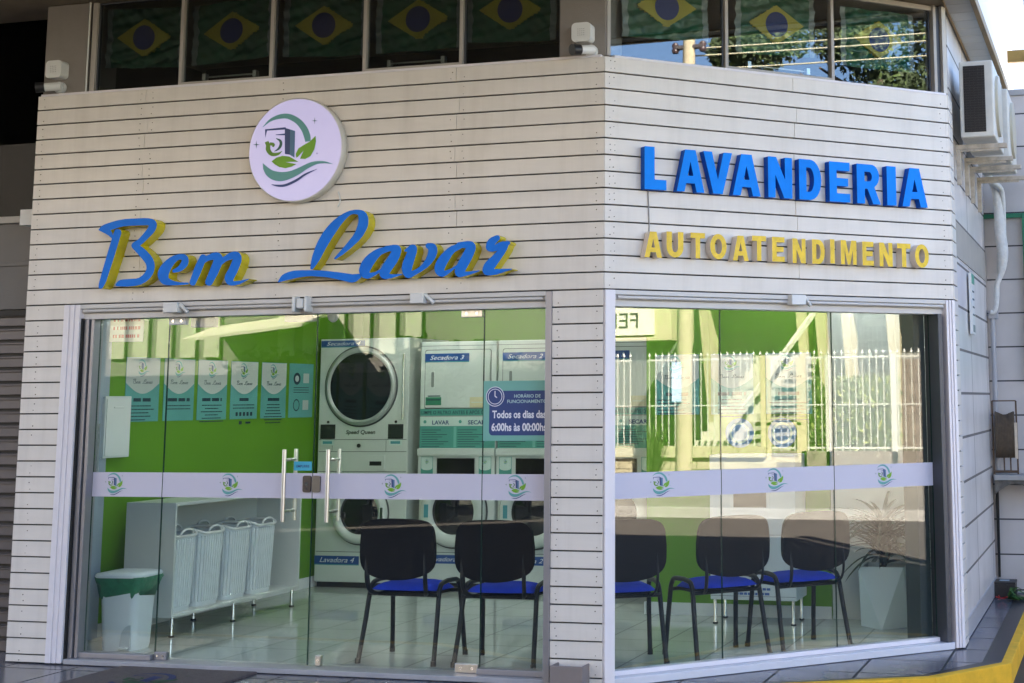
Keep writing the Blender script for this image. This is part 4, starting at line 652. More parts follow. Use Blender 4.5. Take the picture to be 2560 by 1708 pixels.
# ------------------------------------------------------------------ flags inside the clerestory windows
FGREEN = M("flag_green_plastic", (.012, .10, .045), .35, var=.25, scale=9); FYEL = M("flag_yellow_plastic", (.45, .36, .03), .35, var=.15, scale=9); FBLUE = M("flag_blue_plastic", (.015, .025, .15), .35, var=.15)
FBAND = M("flag_clear_edge", (.25, .28, .27), .3, var=.2)
def flag(x, z, rz, label, wd=.57, ht=.385, seed=0):
    rnd = random.Random(seed); nx, nz = 44, 30
    ph = [rnd.uniform(0, 6.28) for _ in range(6)]; sl = rnd.uniform(-.03, .03)
    m = MB(); vs = []; fs = []
    for j in range(nz+1):
        for i in range(nx+1):
            u, v = i/nx-.5, j/nz-.5
            dy = .006*math.sin(13*u+9*v+ph[0])+.005*math.sin(31*v-11*u+ph[1])+.004*math.sin(23*u*v*4+17*v+ph[2])+.003*math.sin(47*u+29*v+ph[3])
            vs.append((u*wd, dy, v*ht+sl*u-.012*(.25-u*u)*(1 if v < 0 else .4)))
    o_ = len(m.v); m.v += vs
    for j in range(nz):
        for i in range(nx):
            u, v = (i+.5)/nx-.5, (j+.5)/nz-.5
            X, Z = u*wd/.194, v*ht/.122
            r = math.hypot(u*wd, v*ht)
            k = 2 if r < .078 else 1 if abs(X)+abs(Z) < 1 else 3 if abs(u) > .44 else 0
            m.f.append([j*(nx+1)+i, j*(nx+1)+i+1, (j+1)*(nx+1)+i+1, (j+1)*(nx+1)+i]); m.mi.append(k); m.sm.append(True)
    # crisp emblem just in front of the cloth
    def sag(px, pz): return pz+sl*px/wd-.012*(.25-(px/wd)**2)
    m.shape([[(a, sag(a, b)) for a, b in ((-.198, 0), (-.10, -.062), (0, -.123), (.10, -.062), (.198, 0), (.10, .062), (0, .123), (-.10, .062))]], -.0165, None, 1)
    m.shape([[(a, sag(a, b)) for a, b in arc(0, 0, .080, 0, 360, 32)[:-1]]], -.018, None, 2)
    c, s_ = math.cos(rz), math.sin(rz); y = .115
    o = obj("flag", m, [FGREEN, FYEL, FBLUE, FBAND], loc=(x*c-y*s_, x*s_+y*c, z), rz=rz)
    return tag(o, label, "flag", "plastic Brazilian flags behind the upper windows")
for i, (x, z, rz, lb) in enumerate(((-3.12, 3.825, 0, "Brazilian flag behind the first upper window, beside the left column"), (-2.49, 3.823, 0, "Brazilian flag behind the left opening sash with a beige frame"), (-1.85, 3.81, 0, "Brazilian flag behind the fixed pane between the two front opening sashes"), (-1.22, 3.80, 0, "Brazilian flag behind the front opening sash above the script letter L"), (-.625, 3.812, 0, "Brazilian flag behind the last front pane, next to the grey corner column"), (.45, 3.832, BA, "Brazilian flag behind the first chamfer pane, just right of the grey corner column"), (1.21, 3.815, BA, "Brazilian flag behind the opening sash on the chamfered corner"), (1.98, 3.806, BA, "Brazilian flag at the right end of the chamfer windows, lowest hung"))):
    flag(x, z, rz, lb, seed=i+3)

# ------------------------------------------------------------------ paper and stickers on the glass
def on_glass(name, label, cat, x, z, rz=0.0, y=GY-.001):
    c, s_ = math.cos(rz), math.sin(rz)
    return thing(name, label, cat, (x*c-y*s_, x*s_+y*c, z), rz)
t = on_glass("opening_hours_sign", "teal and navy opening-hours sign with a clock on the right door pane", "sign", -.560, 1.470)
STEAL = M("sign_teal", (.16, .42, .36), .45, var=.03); SNAVY = M("sign_navy", (.012, .045, .19), .45, var=.04); SWHITE = M("sign_white", (.75, .77, .85), .5, var=0)
STXT = M("sign_pale_teal", (.45, .66, .66), .5, var=0)
m = MB(); m.shape([[(-.198, -.168), (.192, -.168), (.192, .168), (-.198, .168)]], -.001, .0005, 0)
m.shape([rrect(-.162, .192, -.138, .112, .022)], -.0016, None, 1)
m.shape([arc(-.127, .080, .056, 0, 360, 40)[:-1]], -.0019, None, 2); m.shape([arc(-.127, .080, .052, 0, 360, 40)[:-1]], -.0021, None, 1)
m.shape([arc(-.127, .080, .044, 0, 360, 40)[:-1]], -.0023, None, 2); m.shape([arc(-.127, .080, .040, 0, 360, 40)[:-1]], -.0025, None, 1)
m.shape([[(-.130, .082), (-.130, .112), (-.125, .112), (-.125, .084), (-.113, .076), (-.116, .072), (-.127, .078)]], -.0027, None, 2)
m.text("HORÁRIO DE", .07, .073, .026, -.0023, 3, 'CENTER', bold=.012, fit=.160)
m.text("FUNCIONAMENTO", .068, .043, .026, -.0023, 3, 'CENTER', bold=.012, fit=.240)
m.text("Todos os dias das", .020, -.040, .058, -.0023, 2, 'CENTER', bold=.03, fit=.326)
m.text("6:00hs às 00:00hs", .020, -.112, .060, -.0023, 2, 'CENTER', bold=.03, fit=.334)
obj("sign_board", m, [STEAL, SNAVY, SWHITE, STXT], t)
t = on_glass("paper_notice", "cream paper notice with rows of red print at the top of the left pane", "notice", -3.145, 1.985, y=GY+.010)
m = MB(); m.shape([[(-.125, -.078), (.115, -.080), (.118, .07), (-.122, .074)]], -.0005, .0005, 0)
rr = random.Random(5)
for k in range(3):
    x = -.10
    while x < .09:
        wd = rr.uniform(.008, .02); m.box(x, x+wd, -.0012, -.0007, .045-k*.050, .065-k*.050, 1); x += wd+rr.choice((.003, .003, .012))
obj("sheet", m, [M("cream_paper", (.70, .66, .52), .7, var=.03), M("red_print", (.50, .09, .05), .6)], t)
t = on_glass("notice_sticker", "small blue sticker with a lock symbol on the grey-blue wall end", "sticker", -3.905, 1.612, y=.7995); t.scale = (1.5, 1, .92)
m = MB(); m.box(-.022, .030, -.001, 0, -.055, .055, 0); m.box(-.018, .022, -.0014, -.001, .022, .040, 1); m.box(-.018, .022, -.0014, -.001, .002, .014, 1); m.shape([arc(.002, -.03, .012, 0, 360, 16)[:-1]], -.0016, None, 1)
obj("sticker_film", m, [M("sky_blue_film", (.03, .30, .42), .4), SNAVY], t)
t = on_glass("keypad", "white keypad box below the small blue sticker on the grey-blue wall end", "keypad", -3.892, 1.464, y=.769); t.scale = (1.4, 1, 1)
m = MB(); m.shape([rrect(-.024, .030, -.052, .052, .008)], 0, .03); m.shape([arc(.008, -.022, .010, 0, 360, 16)[:-1]], -.0006, None, 1); obj("body", m, [WHITE, SNAVY], t, bev=.003)
t = on_glass("price_list", "tall white list of printed rows below the keypad on the grey-blue wall end", "price list", -3.886, 1.243, y=.7985); t.scale = (1.25, 1, 1.1)
m = MB(); m.box(-.035, .045, 0, .001, -.145, .14, 0)
for k in range(6): m.box(-.028, .036, -.0008, -.0003, .098-k*.045, .122-k*.045, 1); m.box(-.022, -.004, -.0012, -.0008, .103-k*.045, .117-k*.045, 2)
obj("sheet", m, [M("list_paper", (.68, .70, .66), .6), M("list_row", (.50, .55, .50), .6), M("list_mark", (.16, .22, .20), .6)], t)
t = on_glass("push_sticker", "small light blue sticker above the lock of the left door leaf", "sticker", -1.90, 1.158)
m = MB(); m.box(-.055, .062, -.001, 0, -.026, .026, 0)
m.text("EMPURRE", .004, -.008, .020, -.0014, 1, 'CENTER', bold=.02, fit=.085); obj("sticker_film", m, [M("cyan_film", (.05, .42, .60), .4), SNAVY], t)
t = on_glass("power_socket", "white power socket plate low on the grey-blue wall end beside the bin", "socket", -3.907, .205, y=.7875)
m = MB(); m.shape([rrect(-.04, .04, -.062, .062, .006)], 0, .012); m.box(-.014, .014, -.001, 0, -.03, .03, 1); obj("plate", m, [WHITE, M("socket_grey", (.3, .32, .33), .5)], t, bev=.002)
t = on_glass("dome_camera", "small white dome camera behind the top of the left door leaf", "camera", -1.775, 2.035, y=GY+.08)
m = MB(); m.lathe([(.0, .02), (.034, .02), (.034, .0), (.026, -.022), (.012, -.034), (0, -.037)], n=20); obj("dome", m, WHITE, t)

# ------------------------------------------------------------------ doormat and planter box
t = thing("doormat", "grey-brown coir doormat with a faded laundry logo before the left door leaf", "doormat", (-2.52, -.40, .0))
m = MB(); m.box(-.46, .44, -.36, .385, -.003, .010); obj("mat", m, M("coir_grey_brown", (.13, .105, .105), .95, var=.25, scale=60, bump=.8, bscale=220), t, bev=.004)
m = MB()
for i, (c, pts) in enumerate(LOGO):
    k = {'teal': 0, 'navy': 0, 'blue': 0, 'green': 1, 'dkgreen': 1, 'leaf': 1}[c]
    tr = tessellate_polygon([[Vector((p[0], p[1], 0)) for p in pts]])
    m.add([(p[0]*.30+.02, p[1]*.30, .0112+i*.0002) for p in pts], [tuple(q) for q in tr], k)
obj("print", m, [M("mat_navy", (.028, .035, .12), .95, var=.2, scale=50), M("mat_green", (.03, .075, .035), .95, var=.2, scale=50)], t)
t = thing("planter_box", "square taupe planter box standing before the pillar", "planter", (-.17, -.02, -.004))
m = MB(); m.box(-.093, .093, -.09, -.078, 0, .128); m.box(-.093, .093, .078, .09, 0, .128); m.box(-.093, -.081, -.078, .078, 0, .128); m.box(.081, .093, -.078, .078, 0, .128)
obj("box", m, M("taupe_ceramic", (.22, .19, .185), .5, var=.08), t, bev=.004)
m = MB(); m.box(-.0805, .0805, -.0775, .0775, .01, .085); obj("soil", m, M("dark_soil", (.03, .025, .02), .95, var=.3, scale=40), t)

# ------------------------------------------------------------------ waiting chairs
CBLK = M("black_shell", (.005, .005, .008), .75, var=.1, spec=.08); CFR = M("black_frame", (.008, .009, .014), .45, .0, var=.1, spec=.25); CBLUE = M("royal_blue_upholstery", (.006, .035, .46), .85, var=.15, scale=12, bump=.2, bscale=300, spec=.1)
def make_chair(label, loc, rz):
    t = thing("waiting_chair", label, "chair", loc, rz, "waiting chairs with their backs to the glass")
    def grid(nx, ny, fn, m, mi=0):
        vs = [fn(i/nx*2-1, j/ny*2-1) for j in range(ny+1) for i in range(nx+1)]
        m.add(vs, [(j*(nx+1)+i, j*(nx+1)+i+1, (j+1)*(nx+1)+i+1, (j+1)*(nx+1)+i) for j in range(ny) for i in range(nx)], mi, True)
    def sq(u, v, p=4):
        r = (abs(u)**p+abs(v)**p)**(1/p)
        k = max(abs(u), abs(v))/r if r > 1e-6 else 1
        return u*k, v*k
    m = MB()
    def top(u, v):
        a, b = sq(u, v); e = max(abs(u), abs(v))
        return (a*.215, .0+b*.205, .465-.05*e**5-.012*abs(v)*v-.004)
    def bot(u, v):
        a, b = sq(u, v); return (-a*.215, b*.205, .411-.012*abs(v)*v)
    grid(14, 14, top, m); grid(14, 14, bot, m); obj("seat", m, CBLUE, t)
    m = MB()
    for f_, zz in ((1, .408), (-1, .388)): grid(10, 10, (lambda u, v, f_=f_, zz=zz: ((sq(u, v)[0]*.20)*f_, sq(u, v)[1]*.19, zz-.010*abs(v)*v)), m)
    obj("seat_shell", m, CBLK, t)
    m = MB()
    def bk(u, v, y0, s_):
        a, b = sq(u, v, 5.5); zc = .685; hz = .155
        low = (1-a*a)*.045 if b < 0 else 0
        wdt = .245*(1-.05*max(0, b))
        x = a*wdt; z = zc+b*hz-low*(-b if b < 0 else 0)-(.010*a*a if b > 0 else 0)
        return (x*s_, y0-.03*(1-a*a)*0+.055*a*a*.6-.24-.035*(z-.6), z)
    grid(16, 12, lambda u, v: bk(u, v, -.012, 1), m); grid(16, 12, lambda u, v: bk(u, v, .016, -1), m)
    nx, ny = 16, 12
    ring = [(i/nx*2-1, -1) for i in range(nx)]+[(1, j/ny*2-1) for j in range(ny)]+[(1-i/nx*2, 1) for i in range(nx)]+[(-1, 1-j/ny*2) for j in range(ny)]
    va = [bk(u, v, -.012, 1) for u, v in ring]; vb = [(lambda q: (q[0], q[1]+.028, q[2]))(bk(u, v, -.012, 1)) for u, v in ring]
    n = len(ring); m.add(va+vb, [(i, i+n, (i+1) % n+n, (i+1) % n) for i in range(n)], 0, True)
    obj("backrest", m, CBLK, t)
    for sx in (-1, 1):
        m = MB(); m.tube(cr([(sx*.150, -.02, .395), (sx*.165, -.15, .395), (sx*.185, -.205, .43), (sx*.190, -.225, .50), (sx*.19, -.222, .60), (sx*.19, -.222, .72)], 4), .015, 8, ry=.008); obj("back_support", m, CFR, t)
        rear = [(sx*.246, -.210, 0.0), (sx*.236, -.160, .20), (sx*.228, -.120, .385), (sx*.226, -.105, .425), (sx*.225, -.075, .452), (sx*.225, 0, .462)]
        front = [(sx*.246, .210, 0.0), (sx*.236, .190, .20), (sx*.228, .168, .385), (sx*.226, .150, .432), (sx*.225, .115, .456), (sx*.225, 0, .462)]
        for pth in (rear, front):
            m = MB(); m.tube(cr(pth, 4), .0145, 10); m.cyl((pth[0][0], pth[0][1], -.0), (pth[0][0], pth[0][1], .03), .017, n=10); obj("leg", m, CFR, t)
    m = MB(); m.cyl((-.228, -.13, .392), (.228, -.13, .392), .012, n=8); m.cyl((-.228, .14, .392), (.228, .14, .392), .012, n=8); obj("cross_bar", m, CFR, t)
    return t
def BP(s_, t_): return (s_*math.cos(BA)-t_*math.sin(BA), s_*math.sin(BA)+t_*math.cos(BA), .001)
ch = make_chair("blue and black chair right of the door handles, nearest the washing tower", (-1.425, .61, .001), rad(-1))
dup(ch, (-.815, .612, .001), rad(1), "blue and black chair left of the white pillar, behind the opening-hours sign")
dup(ch, (*BP(.397, .665)[:2], .001), BA-rad(13), "blue and black chair half hidden behind the white jamb right of the pillar")
dup(ch, BP(1.006, .555), BA, "middle one of the three blue chairs behind the corner glass")
dup(ch, BP(1.58, .548), BA+rad(1), "blue and black chair next to the potted dracaena")
# ------------------------------------------------------------------ waste bin
t = thing("pedal_bin", "white pedal waste bin with green bag hanging over its rim", "bin", (-3.385, .57, .001), rad(6))
BINW = M("bin_white_plastic", (.64, .69, .72), .35, var=.04)
def ringz(w, d, z, r=.05, n=5): return [(x, y, z) for x, y in rrect(-w/2, w/2, -d/2, d/2, r, n)]
def loft(m, rings, mi=0, cap0=True, cap1=True, smooth=True):
    n = len(rings[0]); vs = [v for rg in rings for v in rg]
    m.add(vs, [(i*n+k, i*n+(k+1) % n, (i+1)*n+(k+1) % n, (i+1)*n+k) for i in range(len(rings)-1) for k in range(n)], mi, smooth)
    if cap0: m.add(rings[0], [tuple(range(n))[::-1]], mi)
    if cap1: m.add(rings[-1], [tuple(range(n))], mi)
m = MB(); loft(m, [ringz(.225, .215, 0), ringz(.235, .225, .02), ringz(.268, .25, .395)]); obj("body", m, BINW, t)
m = MB(); rr = random.Random(3); rings = []
for k, (z, gx) in enumerate(((.355, .0), (.352, .030), (.40, .055), (.435, .085), (.452, .088))):
    n_ = len(ringz(.31, .29, 0)); base = ringz(.274+gx*.85, .256+gx*.85, z, .05)
    rings.append([(x*.93+rr.uniform(-.009, .009), y*.93+rr.uniform(-.009, .009), zz+(rr.uniform(-.034, .016) if k < 2 else 0)-(.03*max(0, -x*3) if k < 2 else 0)) for x, y, zz in base])
loft(m, rings, cap0=False, cap1=False); obj("bin_bag", m, M("green_bag", (.03, .19, .10), .3, var=.25, scale=14, bump=.6, bscale=25), t)
m = MB(); loft(m, [ringz(.325, .315, .448, .06), ringz(.334, .322, .460, .06), ringz(.318, .306, .472, .06), ringz(.23, .22, .480, .05)]); obj("lid", m, BINW, t)
m = MB(); m.shape([[(.02, .005), (.095, .005), (.095, .14)]+arc(.095, .06, .068, 90, 150, 6, .10)], -.122, -.108, 0); obj("pedal_recess", m, M("bin_recess", (.40, .45, .48), .5), t)
m = MB(); m.box(.03, .09, -.15, -.123, .018, .030); obj("pedal", m, BINW, t, bev=.004)

# ------------------------------------------------------------------ basket rack and laundry baskets
LAM = M("white_laminate", (.60, .62, .60), .35, var=.03)
t = thing("basket_rack", "low open white cabinet on chrome legs along the green left wall", "cabinet", (-3.54, 1.76, .001))
X0, X1, Y0, Y1 = -.185, .195, -.79, .79
for nm, b in (("side_panel", (X0, X1, Y0, Y0+.018, .128, .872)), ("side_panel", (X0, X1, Y1-.018, Y1, .128, .872)), ("top_panel", (X0, X1, Y0+.0185, Y1-.0185, .850, .872)), ("bottom_panel", (X0, X1, Y0+.0185, Y1-.0185, .128, .150)), ("back_panel", (X0, X0+.008, Y0+.0185, Y1-.0185, .1505, .8495))):
    m = MB(); m.box(*b); obj(nm, m, LAM, t, bev=.0015)
for x in (X0+.03, X1-.03):
    for y in (Y0+.05, -.03, Y1-.05):
        m = MB(); m.cyl((x, y, .012), (x, y, .1275), .013, n=12); m.cyl((x, y, 0), (x, y, .012), .019, n=12, mi=1); obj("leg", m, [CHROME, BLACK], t)
BASK = M("white_basket_plastic", (.66, .70, .73), .4, var=.04)
def basket():
    t = thing("laundry_basket", "white ribbed laundry basket nearest the bin", "basket", (0, 0, 0), 0, "ribbed laundry baskets in the rack")
    def rib(w_, d_, z, amp):
        base = rrect(-w_/2, w_/2, -d_/2, d_/2, .055, 6); P = [Vector((x, y)) for x, y in base]; out = []
        ln = [0]
        for q in range(len(P)): ln.append(ln[-1]+(P[(q+1) % len(P)]-P[q]).length)
        N = 40*6
        for q in range(N):
            d0 = ln[-1]*q/N; e = max(i for i in range(len(P)) if ln[i] <= d0+1e-9); a, b = P[e], P[(e+1) % len(P)]
            p = a.lerp(b, (d0-ln[e])/max(1e-9, ln[e+1]-ln[e])); nrm = Vector((b.y-a.y, a.x-b.x)).normalized() if (b-a).length > 1e-6 else Vector((0, 0))
            out.append((p.x+nrm.x*amp*(1 if q % 6 < 4 else -1), p.y+nrm.y*amp*(1 if q % 6 < 4 else -1), z))
        return out
    loft(m_b := MB(), [rib(.262, .252, 0, 0), rib(.266, .256, .03, 0), rib(.267, .257, .034, .0045), rib(.296, .288, .47, .0045), rib(.297, .289, .474, 0), rib(.30, .292, .50, 0)], cap1=False, smooth=False)
    obj("body", m_b, BASK, t)
    m = MB(); m.tube([(x, y, .503+.012*math.cos(6*math.atan2(y, x))) for x, y in rrect(-.155, .155, -.15, .15, .06, 5)], .010, 8, closed=True); obj("rim", m, WHITE, t)
    for sx in (-1, 1):
        m = MB(); m.tube(cr([(sx*.157, -.07, .50), (sx*.162, -.055, .525), (sx*.165, 0, .537), (sx*.162, .055, .525), (sx*.157, .07, .50)], 4), .008, 8); obj("handle", m, WHITE, t)
    return t
bk = basket(); bk.location = (-3.530, 1.145, .152)
for y, lb in ((1.465, "second white laundry basket counting from the bin"), (1.80, "third white laundry basket counting from the bin"), (2.13, "white laundry basket farthest from the bin, nearest the machines")):
    dup(bk, (-3.530, y, .152), 0, lb)

# ------------------------------------------------------------------ washers and dryers
ENAM = M("machine_enamel", (.56, .60, .57), .35, var=.03); DGLASS = M("dark_door_glass", (.010, .010, .012), .05, spec=.6, var=0); SEAM = M("machine_seam", (.06, .07, .07), .6)
RINGM = M("door_ring_grey", (.42, .44, .43), .3, .3, var=.04); LABB = M("label_blue", (.012, .07, .27), .4, var=.03); LABT = M("label_teal_edge", (.06, .26, .30), .4); GRNB = M("notice_green", (.075, .30, .25), .5, var=.04); INK = M("ink_dark", (.02, .05, .07), .6); PALE = M("pale_print", (.55, .66, .62), .6, var=.02); MNAVY = M("print_navy", (.03, .05, .16), .6)
DFY = 3.62
def strip_label(t, x0, x1, z0, z1, txt):
    m = MB(); m.box(x0, x1, -.0015, -.0005, z0, z1, 0); m.box(x0, x1, -.0019, -.0015, z0, z0+.008, 1)
    m.text(txt, x0+.05, z0+(z1-z0)*.30, (z1-z0)*.78, -.0021, 2, shear=.35, fit=(x1-x0)*.78)
    obj("number_label", m, [LABB, LABT, SWHITE], t)
def round_door(name, t, cx, cz, rg, rr_, d=.03):
    m = MB(); m.lathe([(rg*.9, -.002), (rg, -d), (rr_*.93, -d), (rr_, -d*.6), (rr_, 0.001)][::-1], (cx, 0, cz), 56, 0, axis='y'); o = obj(name, m, RINGM if rr_-rg < .04 else ENAM, t)
    m = MB(); m.lathe([(rr_, -.001), (rr_+.012, -.004), (rr_+.015, .0005)][::-1], (cx, 0, cz), 56, 0, axis='y'); obj("seal", m, SEAM, o)
    m = MB(); m.lathe([(0, -.045 if rr_-rg > .04 else -.012), (rg*.6, -.042 if rr_-rg > .04 else -.012), (rg*.97, -.016)][::-1], (cx, 0, cz), 48, 0, axis='y'); obj("door_glass", m, DGLASS, o)
    return o
# the large stacked tower
t = thing("laundry_tower", "wide laundry tower with a big round black dryer door next to the posters", "laundry machine", (-3.425, DFY, .001), 0, "stacked washer and dryer towers")
m = MB(); m.box(-.415, .42, 0, .76, .045, 2.062); m.box(-.40, .405, .02, .74, .0, .044, 1); obj("cabinet", m, [ENAM, BLACK], t, bev=.006)
m = MB()
for z in (1.115, 1.215, .292, .95): m.box(-.405, .41, -.0012, .001, z-.0022, z+.0022)
m.box(-.28, -.277, -.0012, .001, 1.12, 1.21); m.box(.22, .223, -.0012, .001, 1.12, 1.21)
obj("panel_seam", m, SEAM, t)
round_door("dryer_door", t, -.022, 1.660, .298, .328)
m = MB(); m.cyl((.379, -.02, 1.385), (.379, -.02, 1.925), .009, n=10); obj("handle", m, CHROME, t)
m = MB(); m.box(.33, .372, -.008, .002, 1.38, 1.93); obj("hinge_panel", m, ENAM, t, bev=.002)
for a, b in ((-.392, -.254), (.240, .378)):
    m = MB(); m.box(a, b, -.006, .001, 1.222, 1.342, 0); m.box(a+.012, b-.012, -.0066, -.006, 1.235, 1.33, 1); m.box(a+.01, b-.01, -.004, .001, 1.168, 1.214, 2); m.box(a+.025, b-.025, -.0046, -.004, 1.18, 1.202, 3)
    m.cyl(((a+b)/2, -.004, 1.362), ((a+b)/2, .001, 1.362), .012, n=10, mi=0); obj("display", m, [BLACK, M("display_grey", (.03, .033, .035), .2), PALE, LABT], t)
m = MB(); m.text("Speed Queen", -.155, 1.262, .046, -.0012, 0, bold=.03, shear=.2, fit=.275); obj("brand_badge", m, M("badge_dark", (.05, .07, .05), .4), t)
m = MB(); m.box(.04, .215, -.004, .001, .970, 1.085, 0); m.box(.075, .185, -.006, -.004, 1.0, 1.035, 1); m.cyl((-.03, -.006, 1.165), (-.03, .001, 1.165), .017, n=14, mi=1); obj("coin_slot", m, [ENAM, BLACK], t, bev=.001)
strip_label(t, -.408, .004, 1.990, 2.048, "Secadora 4")
round_door("washer_door", t, .0, .612, .188, .252, .05)
m = MB(); m.box(.210, .232, -.0565, -.05, .56, .66); m.cyl((-.185, -.07, .60), (-.165, -.06, .57), .02, n=10); obj("latch", m, CHROME, t)
strip_label(t, -.415, -.002, .183, .258, "Lavadora 4")
# the slimmer towers
def slim(label, x, num):
    t = thing("laundry_tower", label, "laundry machine", (x, DFY, .001), 0, "stacked washer and dryer towers")
    W_ = .686
    m = MB(); m.box(0, W_, 0, .74, .90, 2.022); m.box(.005, W_-.005, .006, .74, .06, .8995); m.box(.01, W_-.01, .03, .72, .0, .0595, 1); obj("cabinet", m, [ENAM, BLACK], t, bev=.008)
    m = MB(); m.shape([rrect(.040, .640, 1.468, 1.955, .02), rrect(.0445, .6355, 1.4725, 1.9505, .018)[::-1]], -.0015, .001, 0); m.box(.0, W_, -.0012, .001, 1.985, 1.9885); m.box(0, W_, -.0012, .001, 1.404, 1.4075)
    obj("panel_seam", m, SEAM, t)
    m = MB(); m.shape([rrect(.048, .632, 1.476, 1.947, .016)], -.010, .001, 0); o = obj("dryer_door", m, ENAM, t, bev=.003)
    m = MB(); m.shape([rrect(.085, .135, 1.63, 1.785, .02)], -.0125, -.010, 0); m.shape([rrect(.105, .130, 1.645, 1.77, .01)], -.0135, None, 1); obj("handle", m, [ENAM, M("recess_grey", (.22, .24, .23), .5)], o)
    mm = MB(); mm.box(.056, .198, -.0115, -.0105, 1.496, 1.562, 0); mm.box(.075, .19, -.0117, -.0105, 1.567, 1.576, 1); mm.box(.065, .19, -.012, -.0115, 1.535, 1.545, 1); obj("sticker", mm, [M("sticker_green", (.035, .20, .12), .5), INK], t)
    mm = MB(); mm.box(.455, .585, -.0115, -.0105, 1.475, 1.56, 0); mm.box(.47, .57, -.012, -.0115, 1.515, 1.52, 1); obj("sticker", mm, [M("sticker_cream", (.62, .56, .36), .6), PALE], t)
    strip_label_y = -.0100
    mm = MB(); mm.box(.044, .445, -.0116, -.0105, 1.85, 1.922, 0); mm.box(.044, .445, -.012, -.0116, 1.85, 1.858, 1); mm.text("Secadora %d" % num, .09, 1.872, .05, -.0122, 2, shear=.35, fit=.31); obj("number_label", mm, [LABB, LABT, SWHITE], t)
    mm = MB(); mm.box(.004, .680, -.0015, -.0005, 1.410, 1.466, 0); mm.text("LIMPE O FILTRO ANTES E APÓS O USO", .342, 1.422, .040, -.0019, 1, 'CENTER', bold=.015, fit=.65); obj("notice_band", mm, [GRNB, INK], t)
    mm = MB(); mm.box(.004, .680, -.0015, -.0005, 1.325, 1.400, 0); mm.text("LAVAR", .115, 1.338, .046, -.0019, 1, bold=.03, fit=.155); mm.text("SECAR", .438, 1.338, .046, -.0019, 1, bold=.03, fit=.155)
    mm.shape([arc(.05, 1.36, .014, 0, 360, 16)[:-1]], -.0019, None, 2); mm.shape([arc(.368, 1.36, .014, 0, 360, 16)[:-1]], -.0019, None, 2)
    mm.box(.004, .680, -.0015, -.0005, 1.145, 1.3245, 2)
    for c0 in (.02, .345):
        for k in range(8): mm.box(c0, c0+.27*(.5+.5*((k*37+num*11) % 10)/10), -.0019, -.0015, 1.290-k*.019, 1.295-k*.019, 3)
    mm.box(.31, .335, -.0018, -.0015, 1.15, 1.32, 4)
    obj("instruction_sheet", mm, [PALE, MNAVY, GRNB, INK, M("notice_light", (.16, .42, .36), .5)], t)
    mm = MB(); mm.box(-.002, W_+.002, -.030, .002, 1.085, 1.142, 0); mm.box(.0, W_, -.012, .0, .905, 1.0845, 0); mm.box(.166, .514, -.0145, -.012, .915, 1.068, 1); mm.box(.172, .508, -.0155, -.0145, .922, 1.062, 2)
    obj("control_panel", mm, [ENAM, RINGM, M("screen_black", (.012, .010, .009), .12, var=0)], t, bev=.002)
    mm = MB()
    for c0 in (.025, .545):
        mm.box(c0, c0+.11, -.0132, -.0122, .915, 1.075, 0); mm.shape([[(c0+.004, 1.071), (c0+.106, 1.071), (c0+.106, .985)]+arc(c0+.055, .985, .051, 0, -180, 10, .02)+[(c0+.004, .985)]], -.0136, None, 1)
        logo(mm, c0+.058, 1.035, .026, -.0138, 2, step=.00008)
    obj("side_sticker", mm, [GRNB, PALE]+LOGO_MATS, t)
    round_door("washer_door", t, .325, .632, .198, .285, .05)
    mm = MB(); mm.box(.080, .118, -.0535, -.050, .585, .69, 0); mm.box(.535, .545, -.004, .001, .56, .70, 1); obj("latch", mm, [LABT, BLACK], t)
    mm = MB(); mm.box(.06, .45, .0035, .0055, .213, .282, 0); mm.text("Lavadora %d" % num, .10, .232, .05, .0028, 1, shear=.35, fit=.31); obj("number_label", mm, [LABB, SWHITE], t)
    mm = MB(); mm.box(.01, W_-.01, .0045, .007, .30, .304); obj("panel_seam", mm, SEAM, t)
    return t
slim("slim laundry tower numbered 3 beside the wide tower, seen above the first chair", -2.900, 3)
slim("slim laundry tower numbered 2 behind the opening-hours sign", -2.200, 2)
slim("slim laundry tower numbered 1 mostly hidden by the white pillar", -1.500, 1)

